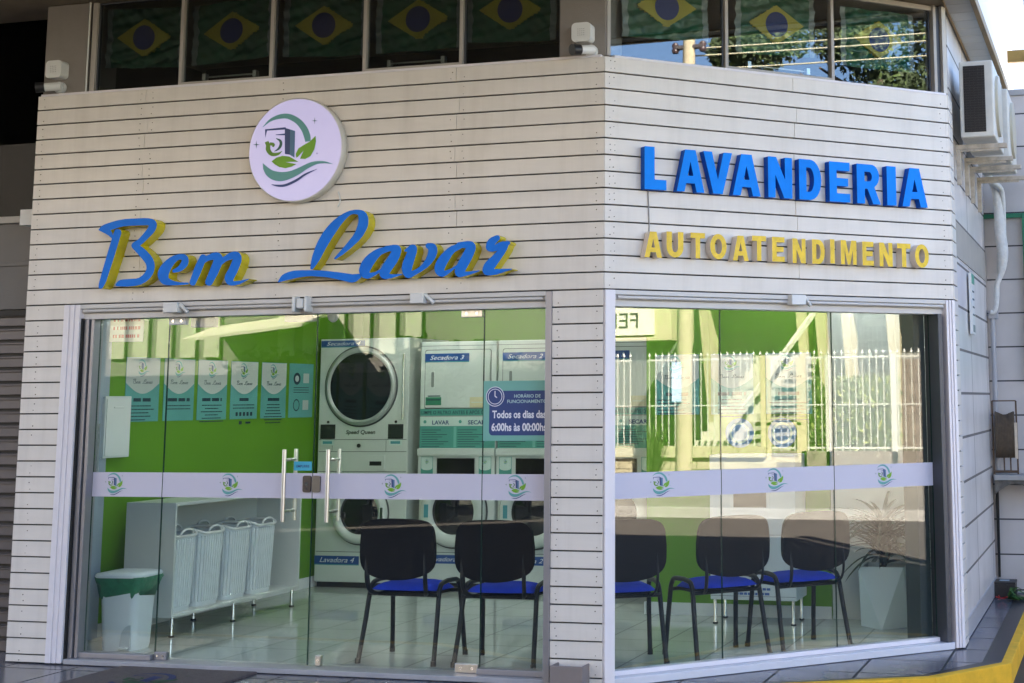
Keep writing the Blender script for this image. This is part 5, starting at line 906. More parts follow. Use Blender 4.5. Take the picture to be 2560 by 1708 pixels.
# ------------------------------------------------------------------ posters
PTEAL = M("poster_teal", (.10, .33, .32), .5, var=.06); PWHITE = M("poster_grey_white", (.46, .50, .50), .5, var=.03); PINK = M("poster_ink", (.012, .035, .06), .6)
def poster(label, loc, rz, wd, ht, kind, grp):
    t = thing("poster", label, "poster", loc, rz, grp); m = MB()
    m.box(-wd/2, wd/2, -.002, 0, -ht/2, ht/2, 0); X = wd/2
    r = random.Random(kind*17+3)
    if kind < 6:
        m.shape([[(-X+.003, ht/2-.003), (-X+.003, ht*.10)]+[(-X+.003+(wd-.006)*i/14, ht*.10-.075*math.sin(math.pi*i/14)) for i in range(1, 14)]+[(X-.003, ht*.10), (X-.003, ht/2-.003)]], -.0024, None, 1)
        logo(m, .0, ht*.335, .085, -.0026, 3, step=.0001); script_name(m, .0, ht*.125, wd*.58, -.0028, 2)
        zt = -ht*.10-.03
        for k, ww in enumerate(((.22, .24), (.30, .22, .10), (.28, .24, .05), (.34,), (.46,))[kind % 5]):
            tot = sum(((.22, .24), (.30, .22, .10), (.28, .24, .05), (.34,), (.46,))[kind % 5])+.05*(len(((.22, .24), (.30, .22, .10), (.28, .24, .05), (.34,), (.46,))[kind % 5])-1)
            x = -tot*wd/2+sum((((.22, .24), (.30, .22, .10), (.28, .24, .05), (.34,), (.46,))[kind % 5])[:k])*wd+.05*wd*k
            q = x
            while q < x+ww*wd: e = min(x+ww*wd, q+r.uniform(.006, .012)); m.box(q, e-.0015, -.003, -.0026, zt-.010, zt+.014, 2); q = e
        nl = (5, 2, 6, 2, 7)[kind % 5]
        for k in range(nl):
            ww = r.uniform(.45, .85) if nl > 2 else .8; z = zt-.04-k*.024
            x = -X+.02 if kind == 0 else -ww*wd/2
            q = x
            while q < x+ww*wd: e = min(x+ww*wd, q+r.uniform(.012, .04)); m.box(q, e-.003, -.003, -.0026, z-.0035, z+.0035, 2); q = e
        if kind == 3:
            for k in range(5): m.shape([rrect(-.11+k*.05, -.08+k*.05, zt-.125, zt-.095, .006)], -.003, None, 2)
            m.box(-.06, -.02, -.003, -.0026, zt-.19, zt-.165, 2); m.box(.03, .10, -.003, -.0026, zt-.185, zt-.17, 2)
    else:
        m.shape([arc(-.07, ht*.22, .055, 0, 360, 20, .05)[:-1]], -.0026, None, 2); m.shape([arc(-.07, ht*.22, .030, 0, 360, 20, .026)[:-1]], -.0029, None, 1)
        for k in range(3): m.box(-.12, .12, -.003, -.0026, ht*.05-k*.02, ht*.05-k*.02+.005, 2)
        m.shape([arc(-.07, -ht*.27, .05, 0, 360, 20, .05)[:-1]], -.0026, None, 2); m.shape([arc(-.07, -ht*.27, .040, 0, 360, 20, .04)[:-1]], -.0029, None, 0)
        m.box(.03, .12, -.0026, -.002, ht*.14, ht*.32, 1); m.box(.03, .12, -.0026, -.002, -ht*.36, -ht*.18, 1)
    obj("print", m, [PTEAL, PWHITE, PINK]+LOGO_MATS, t)
    return t
lbs = ("poster nearest the door with left-aligned text lines under the logo", "poster with two text lines under its title, second from the door", "poster with six centred text lines, third from the door", "poster with a row of five small care symbols", "poster with seven narrow centred text lines", "all-teal poster without a logo, beside the wide laundry tower")
for i, (a, b) in enumerate(((1.099, 1.474), (1.526, 1.890), (1.933, 2.310), (2.361, 2.732), (2.784, 3.152), (3.197, 3.574))):
    poster(lbs[i], (-3.8785, (a+b)/2, 1.628), rad(90), b-a, .445, i if i < 5 else 6, "posters on the green left wall")
for i, (a, b, lb) in enumerate(((-.55, -.215, "poster on the inner green wall nearest the laundry towers"), (-.126, .19, "poster on the inner green wall between two other posters"), (.283, .621, "poster on the inner green wall nearest the white wall"))):
    poster(lb, ((a+b)/2, 2.6985, 1.635), 0, b-a, .435, (0, 2, 4)[i], "posters on the inner green wall")
DISCB = M("disc_blue", (.05, .20, .44), .5, var=.06)
for x, lb in ((.085, "round blue wall sticker nearer the laundry towers"), (.40, "round blue wall sticker nearer the white wall")):
    m = MB(); m.shape([arc(0, 0, .105, 0, 360, 36)[:-1]], -.002, 0, 0); m.shape([arc(0, 0, .075, 0, 360, 36)[:-1], arc(0, 0, .06, 0, 360, 36)[:-1][::-1]], -.0026, None, 1)
    tag(obj("wall_sticker", m, [DISCB, PALE], loc=(x, 2.6985, 1.283)), lb, "sticker", "round blue stickers")
t = thing("electrical_panel", "white electrical panel with a flat door on the green left wall", "electrical panel", (-3.8785, .97, 1.375), rad(90))
m = MB(); m.shape([rrect(-.135, .135, -.205, .205, .006)], -.05, 0); obj("box", m, IW, t, bev=.003)
m = MB(); m.shape([rrect(-.122, .122, -.19, .19, .006)], -.056, -.0505); m.box(-.05, .05, -.060, -.056, .125, .135); obj("door", m, WHITE, t, bev=.002)

# ------------------------------------------------------------------ kiosk cabinet and potted dracaena
t = thing("payment_cabinet", "white cabinet on chrome legs with a dark screen before the inner green wall", "cabinet", (.30, 2.31, .001))
m = MB(); m.box(-.335, .27, 0, .34, .165, 1.14); obj("cabinet_body", m, IW, t, bev=.004)
m = MB(); m.box(-.19, .09, -.004, .002, .765, 1.0); m.box(-.165, .068, -.006, -.004, .785, .98, 1); obj("screen", m, [WHITE, M("screen_brown", (.06, .05, .045), .3)], t, bev=.001)
m = MB(); rr = random.Random(9)
for k in range(2):
    x = -.17
    while x < .07: e = x+rr.uniform(.015, .04); m.box(x, e-.005, -.0015, -.0005, .232-k*.032, .248-k*.032); x = e
m.box(-.33, .265, -.0012, -.0003, .19, .1925, 1); m.box(-.33, .265, -.0012, -.0003, .60, .6025, 1)
obj("print", m, [M("print_blue", (.05, .12, .35), .5), SEAM], t)
for x, y in ((-.31, .03), (.24, .03), (-.31, .30), (.24, .30)):
    m = MB(); m.cyl((x, y, .012), (x, y, .1645), .012, n=12); m.cyl((x, y, 0), (x, y, .012), .018, n=12, mi=1); obj("leg", m, [CHROME, BLACK], t)
t = thing("plant_pot", "tall white faceted pot by the right end of the corner glass", "pot", (1.15, 2.44, .001))
m = MB(); T_ = [(-.15, -.15), (.15, -.15), (.15, .15), (-.15, .15)]; Bt = [(0, -.165), (.165, 0), (0, .165), (-.165, 0)]
vs = [(x, y, .405) for x, y in T_]+[(x, y, 0) for x, y in Bt]
m.add(vs, [(0, 4, 1), (1, 5, 2), (2, 6, 3), (3, 7, 0), (4, 5, 1), (5, 6, 2), (6, 7, 3), (7, 4, 0), (4, 7, 6, 5)])
m.add([(x, y, .405) for x, y in T_]+[(x*.88, y*.88, .405) for x, y in T_]+[(x*.88, y*.88, .37) for x, y in T_], [(0, 1, 5, 4), (1, 2, 6, 5), (2, 3, 7, 6), (3, 0, 4, 7), (4, 5, 9, 8), (5, 6, 10, 9), (6, 7, 11, 10), (7, 4, 8, 11)])
obj("pot_body", m, M("pot_pale_blue_white", (.66, .76, .80), .4, var=.03), t)
m = MB(); m.box(-.131, .131, -.131, .131, .30, .372); obj("soil", m, M("dark_soil", (.03, .025, .02), .95), t)
t = thing("potted_dracaena", "dark green strap-leaved dracaena growing from the white faceted pot", "plant", (1.15, 2.44, .373))
m = MB(); rr = random.Random(11)
for st in range(3): m.tube(cr([(rr.uniform(-.03, .03), rr.uniform(-.03, .03), 0), (rr.uniform(-.05, .05), rr.uniform(-.05, .05), .15), (rr.uniform(-.06, .06), rr.uniform(-.06, .06), .30)]), .011, 8)
obj("stem", m, M("stem_brown", (.07, .05, .03), .9), t)
m = MB()
for k in range(120):
    a = rr.uniform(0, 2*math.pi); L_n = rr.uniform(.26, .46); h0 = rr.uniform(.03, .32); up = rr.uniform(.25, 1.25); wd = rr.uniform(.016, .027)
    c, s_ = math.cos(a), math.sin(a); N = 8; P = []
    for i in range(N+1):
        q = i/N; r_ = L_n*q*math.cos(up*(1-.75*q)); z = h0+L_n*(math.sin(up)*q-.62*q*q*math.cos(up*.8))
        P.append((r_*c, r_*s_, z, wd*(1-q)**.55*(min(1, q*5+.4))))
    vs = []; fs = []
    for (x, y, z, ww) in P: vs += [(x-s_*ww, y+c*ww, z+ww*.35), (x, y, z), (x+s_*ww, y-c*ww, z+ww*.35)]
    for i in range(N): fs += [(i*3, i*3+1, i*3+4, i*3+3), (i*3+1, i*3+2, i*3+5, i*3+4)]
    m.add(vs, fs, 0, True)
obj("leaves", m, M("dracaena_leaf", (.014, .032, .020), .35, var=.35, scale=6), t)
# strip lamps added out of view to brighten the shop interior
for x, y in ((-2.6, 1.5), (-2.6, 3.0), (-.9, 1.9), (.75, 2.2)):
    t = thing("added_ceiling_lamp", "added unseen white strip lamp on the laundry ceiling", "lamp", (x, y, 2.60), 0, "added strip lamps on the laundry ceiling")
    m = MB(); m.box(-.60, .60, -.06, .06, .03, .06); obj("fitting", m, WHITE, t, bev=.004)
    m = MB(); m.cyl((-.58, 0, .012), (.58, 0, .012), .016, n=12); obj("tube", m, M("added_lamp_tube", (.9, .9, .9), .5, var=0, emit=(.95, 1.0, .95), estr=3.8), t)
# ------------------------------------------------------------------ neighbour with the roller shutter (left)
nb = thing("neighbour_building", "dark grey neighbouring shop front with a closed roller shutter", "building", (-3.82, .30, 0))
NG = M("neighbour_grey_wall", (.17, .16, .15), .7, var=.10, scale=2, bump=.1)
m = MB(); m.box(-4.2, -.01, 0, .2, 2.14, 2.70); m.box(-4.2, -.01, -.012, -.0005, 2.42, 2.45); obj("wall", m, NG, nb, bev=.003)
m = MB(); m.box(-4.2, -.01, -.03, .2, 2.701, 2.745); obj("sill", m, M("sill_grey", (.42, .40, .37), .6), nb, bev=.004)
m = MB(); m.box(-4.2, -.01, .02, .028, 2.746, 4.10); o = obj("window", m, glass_mat("neighbour_glass", (.35, .36, .37), .010), nb)
m = MB(); m.box(-4.2, -.01, .0, .06, 4.101, 4.16); m.box(-1.6, -1.55, .0, .06, 2.746, 4.10); obj("frame", m, RAIL, o, bev=.003)
m = MB(); m.box(-4.2, -.22, .9, 1.0, 0, 4.2); obj("back_wall", m, GAP, nb)
m = MB(); k = 0; z = .0
while z < 2.09:
    m.box(-4.2, -.012, .03, .05, z, min(2.09, z+.056)); m.box(-4.2, -.012, .012, .05, z+.0565, min(2.09, z+.066)); m.box(-4.2, -.012, .038, .05, z+.0665, min(2.095, z+.0695)); z += .0885; 
obj("roller_shutter", m, M("shutter_grey", (.13, .115, .115), .45, .3, var=.12), nb, bev=.003, seg=1)
m = MB(); m.box(-4.2, -.012, .02, .06, 2.10, 2.139); obj("shutter_box", m, GAP, nb)

for a, b, c, d in ((-11.78, -.1, -.1, -19.98), (-40, -12.45, -20.65, -40)):
    obj("shade_block", flat_poly([(a, -3.85), (b, -3.85), (c, 2.3), (d, 2.3)], 8.12, 20), NG, nb)  # unseen towers added to shade the front street; slanted gap passes a sun strip

# ------------------------------------------------------------------ tiled building behind the side street corner
sb = thing("tiled_building", "grey tiled low building behind the side street wall", "building", (1.76, 4.40, 0))
DT = tile_mat("grey_wall_tiles", (.56, .53, .525), (.60, .57, .565), (.05, .05, .055), .6, .006, .3, axes='xz', wh=(.62, .272), off=(.1, -.02), dirt=.12)
m = MB(); m.box(-.6, 7, 0, 4, -.1, 3.98); obj("tiled_wall", m, DT, sb)
m = MB(); m.box(0, 7.02, -.02, 4.02, 3.981, 4.03); obj("coping", m, M("coping_grey", (.35, .35, .36), .6), sb, bev=.004)
t = thing("billboard", "blue and green advertising board fixed to the grey tiled building", "billboard", (2.05, 4.38, 2.30))
m = MB(); m.box(.02, 1.5, -.03, 0, -.62, .64, 0); m.box(.02, 1.5, -.034, -.0305, -.1, .35, 1); obj("panel", m, [M("board_green", (.10, .42, .34), .4), M("board_blue", (.035, .075, .36), .4)], t)
m = MB(); m.box(-.005, .019, -.045, 0, -.65, .70); m.box(-.32, -.0055, -.03, 0, .665, .70); m.box(.0195, 1.5, -.045, 0, .645, .70); obj("frame", m, M("frame_green", (.01, .16, .08), .5), t, bev=.002)
for i, (y, lb) in enumerate(((2.02, "white air-conditioner outdoor unit with a dark fin grille, nearest on the side wall"), (3.00, "second white air-conditioner outdoor unit behind the nearest one"))):
    t = thing("air_conditioner", lb, "air conditioner", (1.80, y, 3.235), 0, "outdoor units on the side wall")
    ACW = M("weathered_white_casing", (.64, .62, .56), .5, var=.10, scale=9); x1 = .225+.03*i
    m = MB(); m.box(0, x1, 0, .80, 0, .52); obj("casing", m, ACW, t, bev=.012, seg=3)
    m = MB(); m.box(.028, x1-.055, -.004, .006, .035, .485); obj("grille_back", m, BLACK, t)
    m = MB()
    for k in range(26): m.box(.03, x1-.057, -.010, -.0045, .045+k*.017, .051+k*.017)
    for k in range(5): m.box(.04+k*.027, .044+k*.027, -.013, -.0105, .04, .48)
    obj("fin_grille", m, M("fin_dark", (.03, .03, .033), .4, .5), t)
    m = MB(); m.cyl((x1+.001, .32, .26), (x1+.02, .32, .26), .21, n=32, caps=True); obj("fan_guard", m, M("guard_cream", (.50, .46, .36), .5), t)
    for yy in (.10, .66):
        m = MB(); m.box(-.045, x1+.07, yy, yy+.035, -.062, -.030); m.box(-.045, -.015, yy, yy+.035, -.30, -.0625); m.box(-.015, x1+.02, yy+.004, yy+.010, -.078, -.0625)
        obj("bracket", m, M("bracket_rusty_white", (.46, .40, .32), .6, var=.30, scale=18), t, bev=.003)
m = MB(); m.tube(cr([(1.80, 3.6, 3.28), (1.83, 4.15, 3.24), (1.86, 4.25, 3.12), (1.875, 4.27, 2.85), (1.888, 4.27, 2.68), (1.87, 4.28, 2.52), (1.835, 4.28, 2.42), (1.825, 4.28, 2.28), (1.805, 4.28, 2.20), (1.775, 4.28, 2.20)], 5), [.022, .024, .026, .027, .028, .028, .029, .030, .031, .032, .034, .036, .038, .040, .043, .044, .045, .045, .046, .046, .046, .045, .043, .040, .036, .030, .026, .024, .023, .022, .022, .022, .022, .022, .021, .021, .020, .020, .020, .018, .018, .018, .018, .018, .018, .018][:46], 12)
tag(obj("insulated_pipe", m, M("white_wrap", (.62, .62, .60), .7, var=.12, scale=20, bump=.6, bscale=35)), "white wrapped pipe bulging down from the air conditioners", "pipe")
m = MB(); m.tube(cr([(1.84, 4.0, 3.22), (1.90, 4.2, 3.18), (1.905, 4.28, 3.02), (1.90, 4.30, 2.80)], 5), .020, 10); tag(obj("insulated_pipe", m, MATS["white_wrap"]), "short white wrapped pipe to the right of the bulging one", "pipe")
m = MB(); m.cyl((1.785, 4.33, .93), (1.785, 4.33, 2.16), .020, n=12); m.box(1.755, 1.83, 4.30, 4.36, 2.15, 2.21); tag(obj("downpipe", m, M("pipe_grey", (.36, .36, .38), .5)), "grey vertical conduit in the corner of the side street", "pipe")
t = thing("wall_notice", "narrow white notice board with a green head on the tiled side wall", "notice", (1.752, 2.845, 2.18), rad(90))
m = MB(); m.box(-.10, .10, -.020, 0, -.215, .215, 0); m.box(-.095, .095, -.022, -.0202, .14, .21, 1)
for k in range(4): m.box(-.06, .06, -.0215, -.0202, .08-k*.055, .092-k*.055, 2)
m.box(-.07, .07, -.0215, -.0202, -.20, -.15, 3); obj("board", m, [WHITE, M("notice_green_head", (.10, .34, .24), .5), INK, M("notice_grey_box", (.20, .25, .25), .5)], t)
# cable reel on its stone shelf
t = thing("stone_shelf", "grey stone wall shelf with an arched underside in the corner", "shelf", (1.775, 4.395, .90))
m = MB(); m.box(-.008, .40, -.26, 0, -.02, .022); obj("slab", m, M("shelf_grey", (.34, .33, .32), .6, var=.1), t, bev=.004)
m = MB(); m.shape([[(-.006, -.021), (-.006, -.13)]+[(-.006+.40*i/10, -.13+.085*math.sin(math.pi*min(1, i/10*1.25))) for i in range(1, 11)]+[(.394, -.021)]], -.24, -.21, 0); obj("arched_apron", m, M("granite_dark", (.10, .095, .085), .5, var=.5, scale=30), t)
t = thing("cable_reel", "rusty rack wound with dark cable standing on the stone shelf", "cable reel", (1.865, 4.22, .924))
m = MB()
for k in range(13):
    x = -.075+k*.0115; dz = .030*abs(k-6)/6
    m.tube([(x, 0, .14), (x, .03, .13), (x, .05, .25), (x, .05, .40), (x, .03, .45+dz), (x, -.02, .455+dz), (x, -.045, .40), (x, -.045, .22), (x, -.03, .13)], .0065, 6, closed=True)
obj("cable_coil", m, M("old_cable", (.085, .060, .038), .7, var=.35, scale=25), t)
m = MB(); m.cyl((-.10, 0, 0), (-.10, 0, .57), .007, n=8); m.cyl((.085, 0, 0), (.085, 0, .57), .007, n=8); m.cyl((-.10, 0, .57), (.085, 0, .57), .005, n=8); m.cyl((-.10, 0, .02), (.085, 0, .02), .010, n=8); m.cyl((-.02, 0, .02), (-.02, 0, .15), .006, n=8); m.cyl((.03, 0, .02), (.03, 0, .15), .006, n=8)
m.box(.07, .092, -.05, -.04, .12, .40, 1); obj("rack", m, [M("rusty_iron", (.10, .06, .035), .8, var=.4, scale=30), M("bleached_wood", (.60, .50, .38), .8, var=.2, scale=20)], t)
t = thing("black_toolbox", "black plastic toolbox on the tiles in the far side corner", "toolbox", (1.80, 4.16, .0))
m = MB(); m.box(-.085, .105, -.11, .10, 0, .098); m.box(-.088, .108, -.113, .103, .099, .118); m.box(-.02, .04, -.116, -.1135, .08, .104); obj("case", m, BLACK, t, bev=.006)
m = MB(); m.box(-.02, .055, -.03, .03, .1185, .121); obj("sticker", m, M("sticker_pale_blue", (.35, .45, .55), .5), t)
t = thing("artificial_flower", "red flower with green leaves lying on the side street tiles", "flower", (1.83, 3.90, .0))
m = MB(); rr = random.Random(4)
for k in range(12):
    a = rr.uniform(0, 6.28); r_ = rr.uniform(.02, .05); z = rr.uniform(.008, .04)
    m.add([(-.02, 0, .012), (-.02+r_*math.cos(a-.4), r_*math.sin(a-.4), z), (-.02+r_*1.3*math.cos(a), r_*1.3*math.sin(a), z*.8), (-.02+r_*math.cos(a+.4), r_*math.sin(a+.4), z)], [(0, 1, 2, 3)])
obj("petals", m, M("petal_red", (.50, .05, .05), .6), t)
m = MB()
for k in range(16):
    a = rr.uniform(-.9, 1.2); r_ = rr.uniform(.08, .20); z = rr.uniform(.02, .10)
    m.add([(.02, .01, .01), (.02+r_*.5*math.cos(a-.25), r_*.5*math.sin(a-.25), z), (.02+r_*math.cos(a), r_*math.sin(a), z*.5), (.02+r_*.5*math.cos(a+.25), r_*.5*math.sin(a+.25), z)], [(0, 1, 2, 3)])
obj("leaves", m, M("leaf_green", (.035, .11, .02), .6, var=.3), t)
m = MB(); m.add([(1.757, 4.36, .12), (1.775, 4.352, .12), (1.783, 4.352, .92), (1.757, 4.36, .92), (1.757, 4.385, .12), (1.775, 4.385, .12), (1.783, 4.385, .92), (1.757, 4.385, .92)], [(0, 1, 2, 3), (1, 5, 6, 2), (4, 7, 6, 5), (0, 3, 7, 4)])  # black strip standing in for a dark crack in the corner
tag(obj("corner_strip", m, M("crack_black", (.015, .014, .013), .8)), "black strip drawn as a dark crack in the corner below the stone shelf", "drain")
wt = thing("white_block", "tall plain white building behind the gutter at the upper right", "building", (-8, 9, 0))
m = MB(); m.box(0, 9.74, 0, 6, 0, 8.0); obj("wall", m, M("stained_white_wall", (.80, .79, .82), .6, var=.05, scale=1.5, aniso=(3, 3, .3)), wt)
m = MB(); m.box(8.6, 8.68, -.02, 0, 4, 7.9); obj("panel_joint", m, M("joint_grey", (.5, .48, .50), .6), wt)
# beam and post against the sky
m = MB(); m.box(1.964, 2.6, 4.55, 4.60, 4.30, 4.40); tag(obj("steel_beam", m, M("ochre_beam", (.26, .16, .03), .6, var=.2)), "short ochre steel beam between the gutter and the grey post", "beam")
m = MB(); m.box(2.12, 2.25, 4.5, 4.65, 4.035, 8); tag(obj("steel_post", m, M("blue_grey_post", (.16, .22, .33), .5)), "tall blue-grey post above the tiled building at the right edge", "post")

# ------------------------------------------------------------------ across the side street (seen in the corner glass)
g = MB(); g.box(12.4, 12.55, -300, 300, -1.0, .02); structure("kerb_far", g, M("concrete_kerb", (.36, .34, .31), .8, var=.15))
g = MB(); g.add([(12.55, -300, .0), (16.0, -300, .34), (16.0, 300, .34), (12.55, 300, .0)], [(0, 1, 2, 3)]); structure("sidewalk_far", g, M("concrete_walk", (.20, .18, .15), .85, var=.2, scale=2))
g = MB(); g.add([(16.0, -300, .34), (300, -300, 9), (300, 300, 9), (16, 300, .34)], [(0, 1, 2, 3)]); structure("terrain", g, M("lawn_slope", (.095, .085, .04), .9, var=.4, scale=1))
CREAM = M("cream_render", (.46, .40, .25), .8, var=.08); CREAM2 = M("cream_stone", (.40, .36, .23), .8, var=.12, scale=3); GREYR = M("grey_render", (.22, .215, .19), .8, var=.1); STONE = M("rough_stone", (.20, .165, .13), .9, var=.4, scale=6, bump=.6, bscale=14)
WIRON = M("white_iron", (.50, .49, .43), .5, var=0); DKIN = M("dark_room", (.02, .022, .02), .5)
h = thing("opposite_house", "cream house with flared columns across the side street, reflected in the corner glass", "house", (22, -4, 0))
m = MB(); m.box(0, 8, -2.55, 12, .3, 3.9); obj("wall", m, GREYR, h)
m = MB(); m.box(-1.4, 8.5, -2.6, 12.4, 3.9, 4.15); obj("roof", m, M("roof_slab", (.55, .50, .40), .8), h)
for y in (-2.0, .03, .42, .95, 1.85, 3.4, 5.5):
    m = MB(); m.add([(-1.2, y-.10, 3.9), (-1.2, y+.10, 3.9), (-.3, y+.10, 3.9), (-.3, y-.10, 3.9), (-.42, y-.05, .5), (-.42, y+.05, .5), (-.3, y+.05, .5), (-.3, y-.05, .5)], [(0, 1, 2, 3), (4, 7, 6, 5), (0, 4, 5, 1), (1, 5, 6, 2), (2, 6, 7, 3), (3, 7, 4, 0)]); obj("column", m, CREAM, h)
m = MB(); m.box(-.03, 0, 1.02, 1.65, .5, 3.13); o = obj("door", m, WIRON, h); m = MB(); m.box(-.045, -.0305, 1.08, 1.59, 2.05, 2.98); obj("pane", m, DKIN, o)
m = MB()
for k in range(6): m.box(-.06, -.0455, 1.10+k*.095, 1.115+k*.095, 2.05, 2.98)
for k in range(5): m.box(-.06, -.0455, 1.08, 1.59, 2.12+k*.19, 2.135+k*.19)
obj("grille", m, WIRON, o)
m = MB(); m.box(-.02, 0, .55, 1.0, .5, 2.15); m.box(-.02, 0, 1.7, 2.3, .5, 2.3); obj("stone_plinth", m, STONE, h)
st = thing("outdoor_staircase", "white outdoor staircase behind the fence, reflected in the corner glass", "staircase", (17.2, -5.1, .5))
m = MB()
for k in range(12): m.box(k*.23, 4.2, k*.05, .78+k*.055, k*.155, (k+1)*.155)
obj("flight", m, M("white_steps", (.46, .43, .34), .8, var=.08), st)
m = MB(); m.add([(0, .9, .68), (0, .94, .68), (2.8, 1.68, 2.62), (2.8, 1.62, 2.62), (0, .9, .80), (0, .94, .80), (2.8, 1.68, 2.74), (2.8, 1.62, 2.74)], [(0, 1, 5, 4), (1, 2, 6, 5), (2, 3, 7, 6), (3, 0, 4, 7), (4, 5, 6, 7)]); obj("parapet", m, M("white_parapet", (.48, .45, .37), .8, var=.05), st)
gw = thing("garden_wall", "cream block wall under the white fence across the street", "garden wall", (15.95, -6, .2))
m = MB()
for r_ in range(3):
    for k in range(8): m.box(-.05 if r_ < 2 else -.12, .25, -1.0+k*.46+(r_ % 2)*.18, -1.0+(k+1)*.46-.012+(r_ % 2)*.18, r_*.19, (r_+1)*.19-.012)
obj("blocks", m, CREAM2, gw)
m = MB(); m.box(0, .3, 2.75, 5.6, 0, .48); m.box(0, .3, 5.6, 14, 0, .62); obj("stone_base", m, STONE, gw)
fe = thing("iron_fence", "white iron bar fence with a gate across the street, reflected in the corner glass", "fence", (16.0, -6, .0))
m = MB(); y = -1.0
while y < 9:
    zb = .60 if y < 2.7 else .68
    m.box(-.008, .008, y-.007, y+.007, zb, 2.26); m.cyl((0, y, 2.26), (0, y, 2.33), .028, .0, n=6); y += .115
m.box(-.012, .012, -1.0, 9, .72, .75); m.box(-.012, .012, -1.0, 9, 2.18, 2.21); m.box(-.012, .012, -1.0, 9, 1.42, 1.44)
obj("bars", m, WIRON, fe)
for y in (2.62, 3.30, 3.72, 4.80, 6.3):
    m = MB(); m.box(-.05, .05, y-.045, y+.045, .3, 2.24); obj("post", m, CREAM if y < 3.5 else WIRON, fe)
m = MB(); m.box(-.06, -.03, 2.68, 3.26, .50, .58); m.box(-.06, -.03, 2.68, 3.26, 1.1, 1.15); m.box(-.06, -.03, 2.68, 2.75, .58, 2.2); m.box(-.06, -.03, 3.19, 3.26, .58, 2.2); obj("gate", m, CREAM, fe)
LEAFM = [M("foliage_dark", (.028, .045, .012), .7, var=.35, scale=1.5), M("foliage_mid", (.055, .085, .018), .7, var=.35, scale=1.5), M("foliage_light", (.16, .19, .04), .7, var=.3, scale=1.5)]
def leaves(m, c, R, n, size, rr, box=False):
    for k in range(n):
        if box: p = Vector((c[0]+rr.uniform(-R[0], R[0]), c[1]+rr.uniform(-R[1], R[1]), c[2]+rr.uniform(-R[2], R[2])))
        else:
            d = Vector((rr.gauss(0, 1), rr.gauss(0, 1), rr.gauss(0, 1))).normalized()*(rr.random()**.4); p = Vector((c[0]+d.x*R[0], c[1]+d.y*R[1], c[2]+d.z*R[2]))
        a = Vector((rr.gauss(0, 1), rr.gauss(0, 1), rr.gauss(0, 1))).normalized(); b = a.orthogonal().normalized(); s_ = size*rr.uniform(.6, 1.3)
        m.add([p-a*s_, p+b*s_*.5, p+a*s_, p-b*s_*.5], [(0, 1, 2, 3)], rr.choice((0, 0, 1, 1, 2)))
hd = thing("clipped_hedge", "yellow-green clipped hedge behind the white fence", "hedge", (18.4, -2.15, .4))
rr = random.Random(21); m = MB(); leaves(m, (0, 0, .78), (.45, .56, .74), 2600, .055, rr, True); m.box(-.36, .36, -.46, .46, 0, 1.42, 0); obj("foliage", m, [LEAFM[1], LEAFM[2], M("foliage_lime", (.26, .28, .05), .7, var=.3)], hd)
bs = thing("small_bush", "small round bush left of the clipped hedge behind the fence", "bush", (18.4, -3.05, .5)); m = MB(); leaves(m, (0, 0, .7), (.28, .22, .75), 900, .05, rr); obj("foliage", m, [LEAFM[0], LEAFM[1], LEAFM[2]], bs)
gr = thing("grass_tuft", "tuft of long grass at the foot of the utility pole", "grass", (14.2, -4.75, .15)); m = MB()
for k in range(160):
    a = rr.uniform(0, 6.28); r_ = rr.uniform(.25, .7); z = rr.uniform(.5, 1.3); c, s_ = math.cos(a), math.sin(a)
    m.add([(-s_*.012, c*.012, 0), (s_*.012, -c*.012, 0), (c*r_*.5+s_*.010, s_*r_*.5-c*.010, z*.8), (c*r_*.5-s_*.010, s_*r_*.5+c*.010, z*.8), (c*r_, s_*r_, z*.75)], [(0, 1, 2, 3), (3, 2, 4)])
obj("blades", m, LEAFM[1], gr)
pl = thing("utility_pole", "concrete utility pole with insulators across the street, reflected in the glass", "utility pole", (14.0, -4.12, .1))
m = MB(); m.cyl((0, 0, 0), (0, .12, 9.4), .135, .085, n=14); obj("pole", m, M("concrete_pole", (.42, .36, .24), .9, var=.15), pl)
for z in (6.95, 7.22):
    m = MB(); m.box(-.06, .06, -.12, .32, z, z+.05); obj("crossarm", m, M("crossarm_dark", (.06, .05, .05), .7), pl)
    for y in (-.14, .32):
        m = MB(); m.lathe([(.05, -.08), (.065, -.03), (.04, 0), (.065, .04), (.03, .09)], (0, y, z+.02), 12); obj("insulator", m, M("insulator_brown", (.05, .03, .03), .3), pl)
m = MB(); m.box(-.16, -.14, -.13, .02, 1.4, 2.0); obj("sign", m, M("pole_sign_blue", (.45, .60, .72), .5), pl)
WIRE = M("aluminium_wire", (.55, .50, .35), .5, .3)
for z, dy in ((6.85, 0), (7.08, 0), (7.45, 0), (7.3, .4)):
    m = MB(); m.tube([(14.1+dy, -4.0+i*1.6, z+.10*(i/12)+.02*((i-6)**2)/6-.25) for i in range(13)], .012, 6); tag(obj("power_line", m, WIRE), "thin overhead power line running from the utility pole along the street", "power line", "overhead power lines")
fm = thing("opposite_shop", "cream shop with a white fascia sign, reflected at the left of the corner glass", "shop", (24, -13, 0))
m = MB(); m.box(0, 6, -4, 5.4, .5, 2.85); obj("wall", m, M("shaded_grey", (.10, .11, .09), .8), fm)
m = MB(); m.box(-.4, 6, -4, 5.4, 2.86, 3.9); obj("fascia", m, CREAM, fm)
m = MB(); m.box(-.44, -.401, 1.0, 5.0, 2.98, 3.75, 0)
o = obj("fascia_sign", m, M("sign_cream_white", (.70, .68, .55), .6), fm)
m = MB(); m.text("FEM", 0, 0, .50, 0, 0, bold=.0, fit=.85); tm = obj("lettering", m, M("letter_dark", (.03, .03, .03), .5), fm, loc=(-.445, 4.62, 3.14), rz=rad(-90))
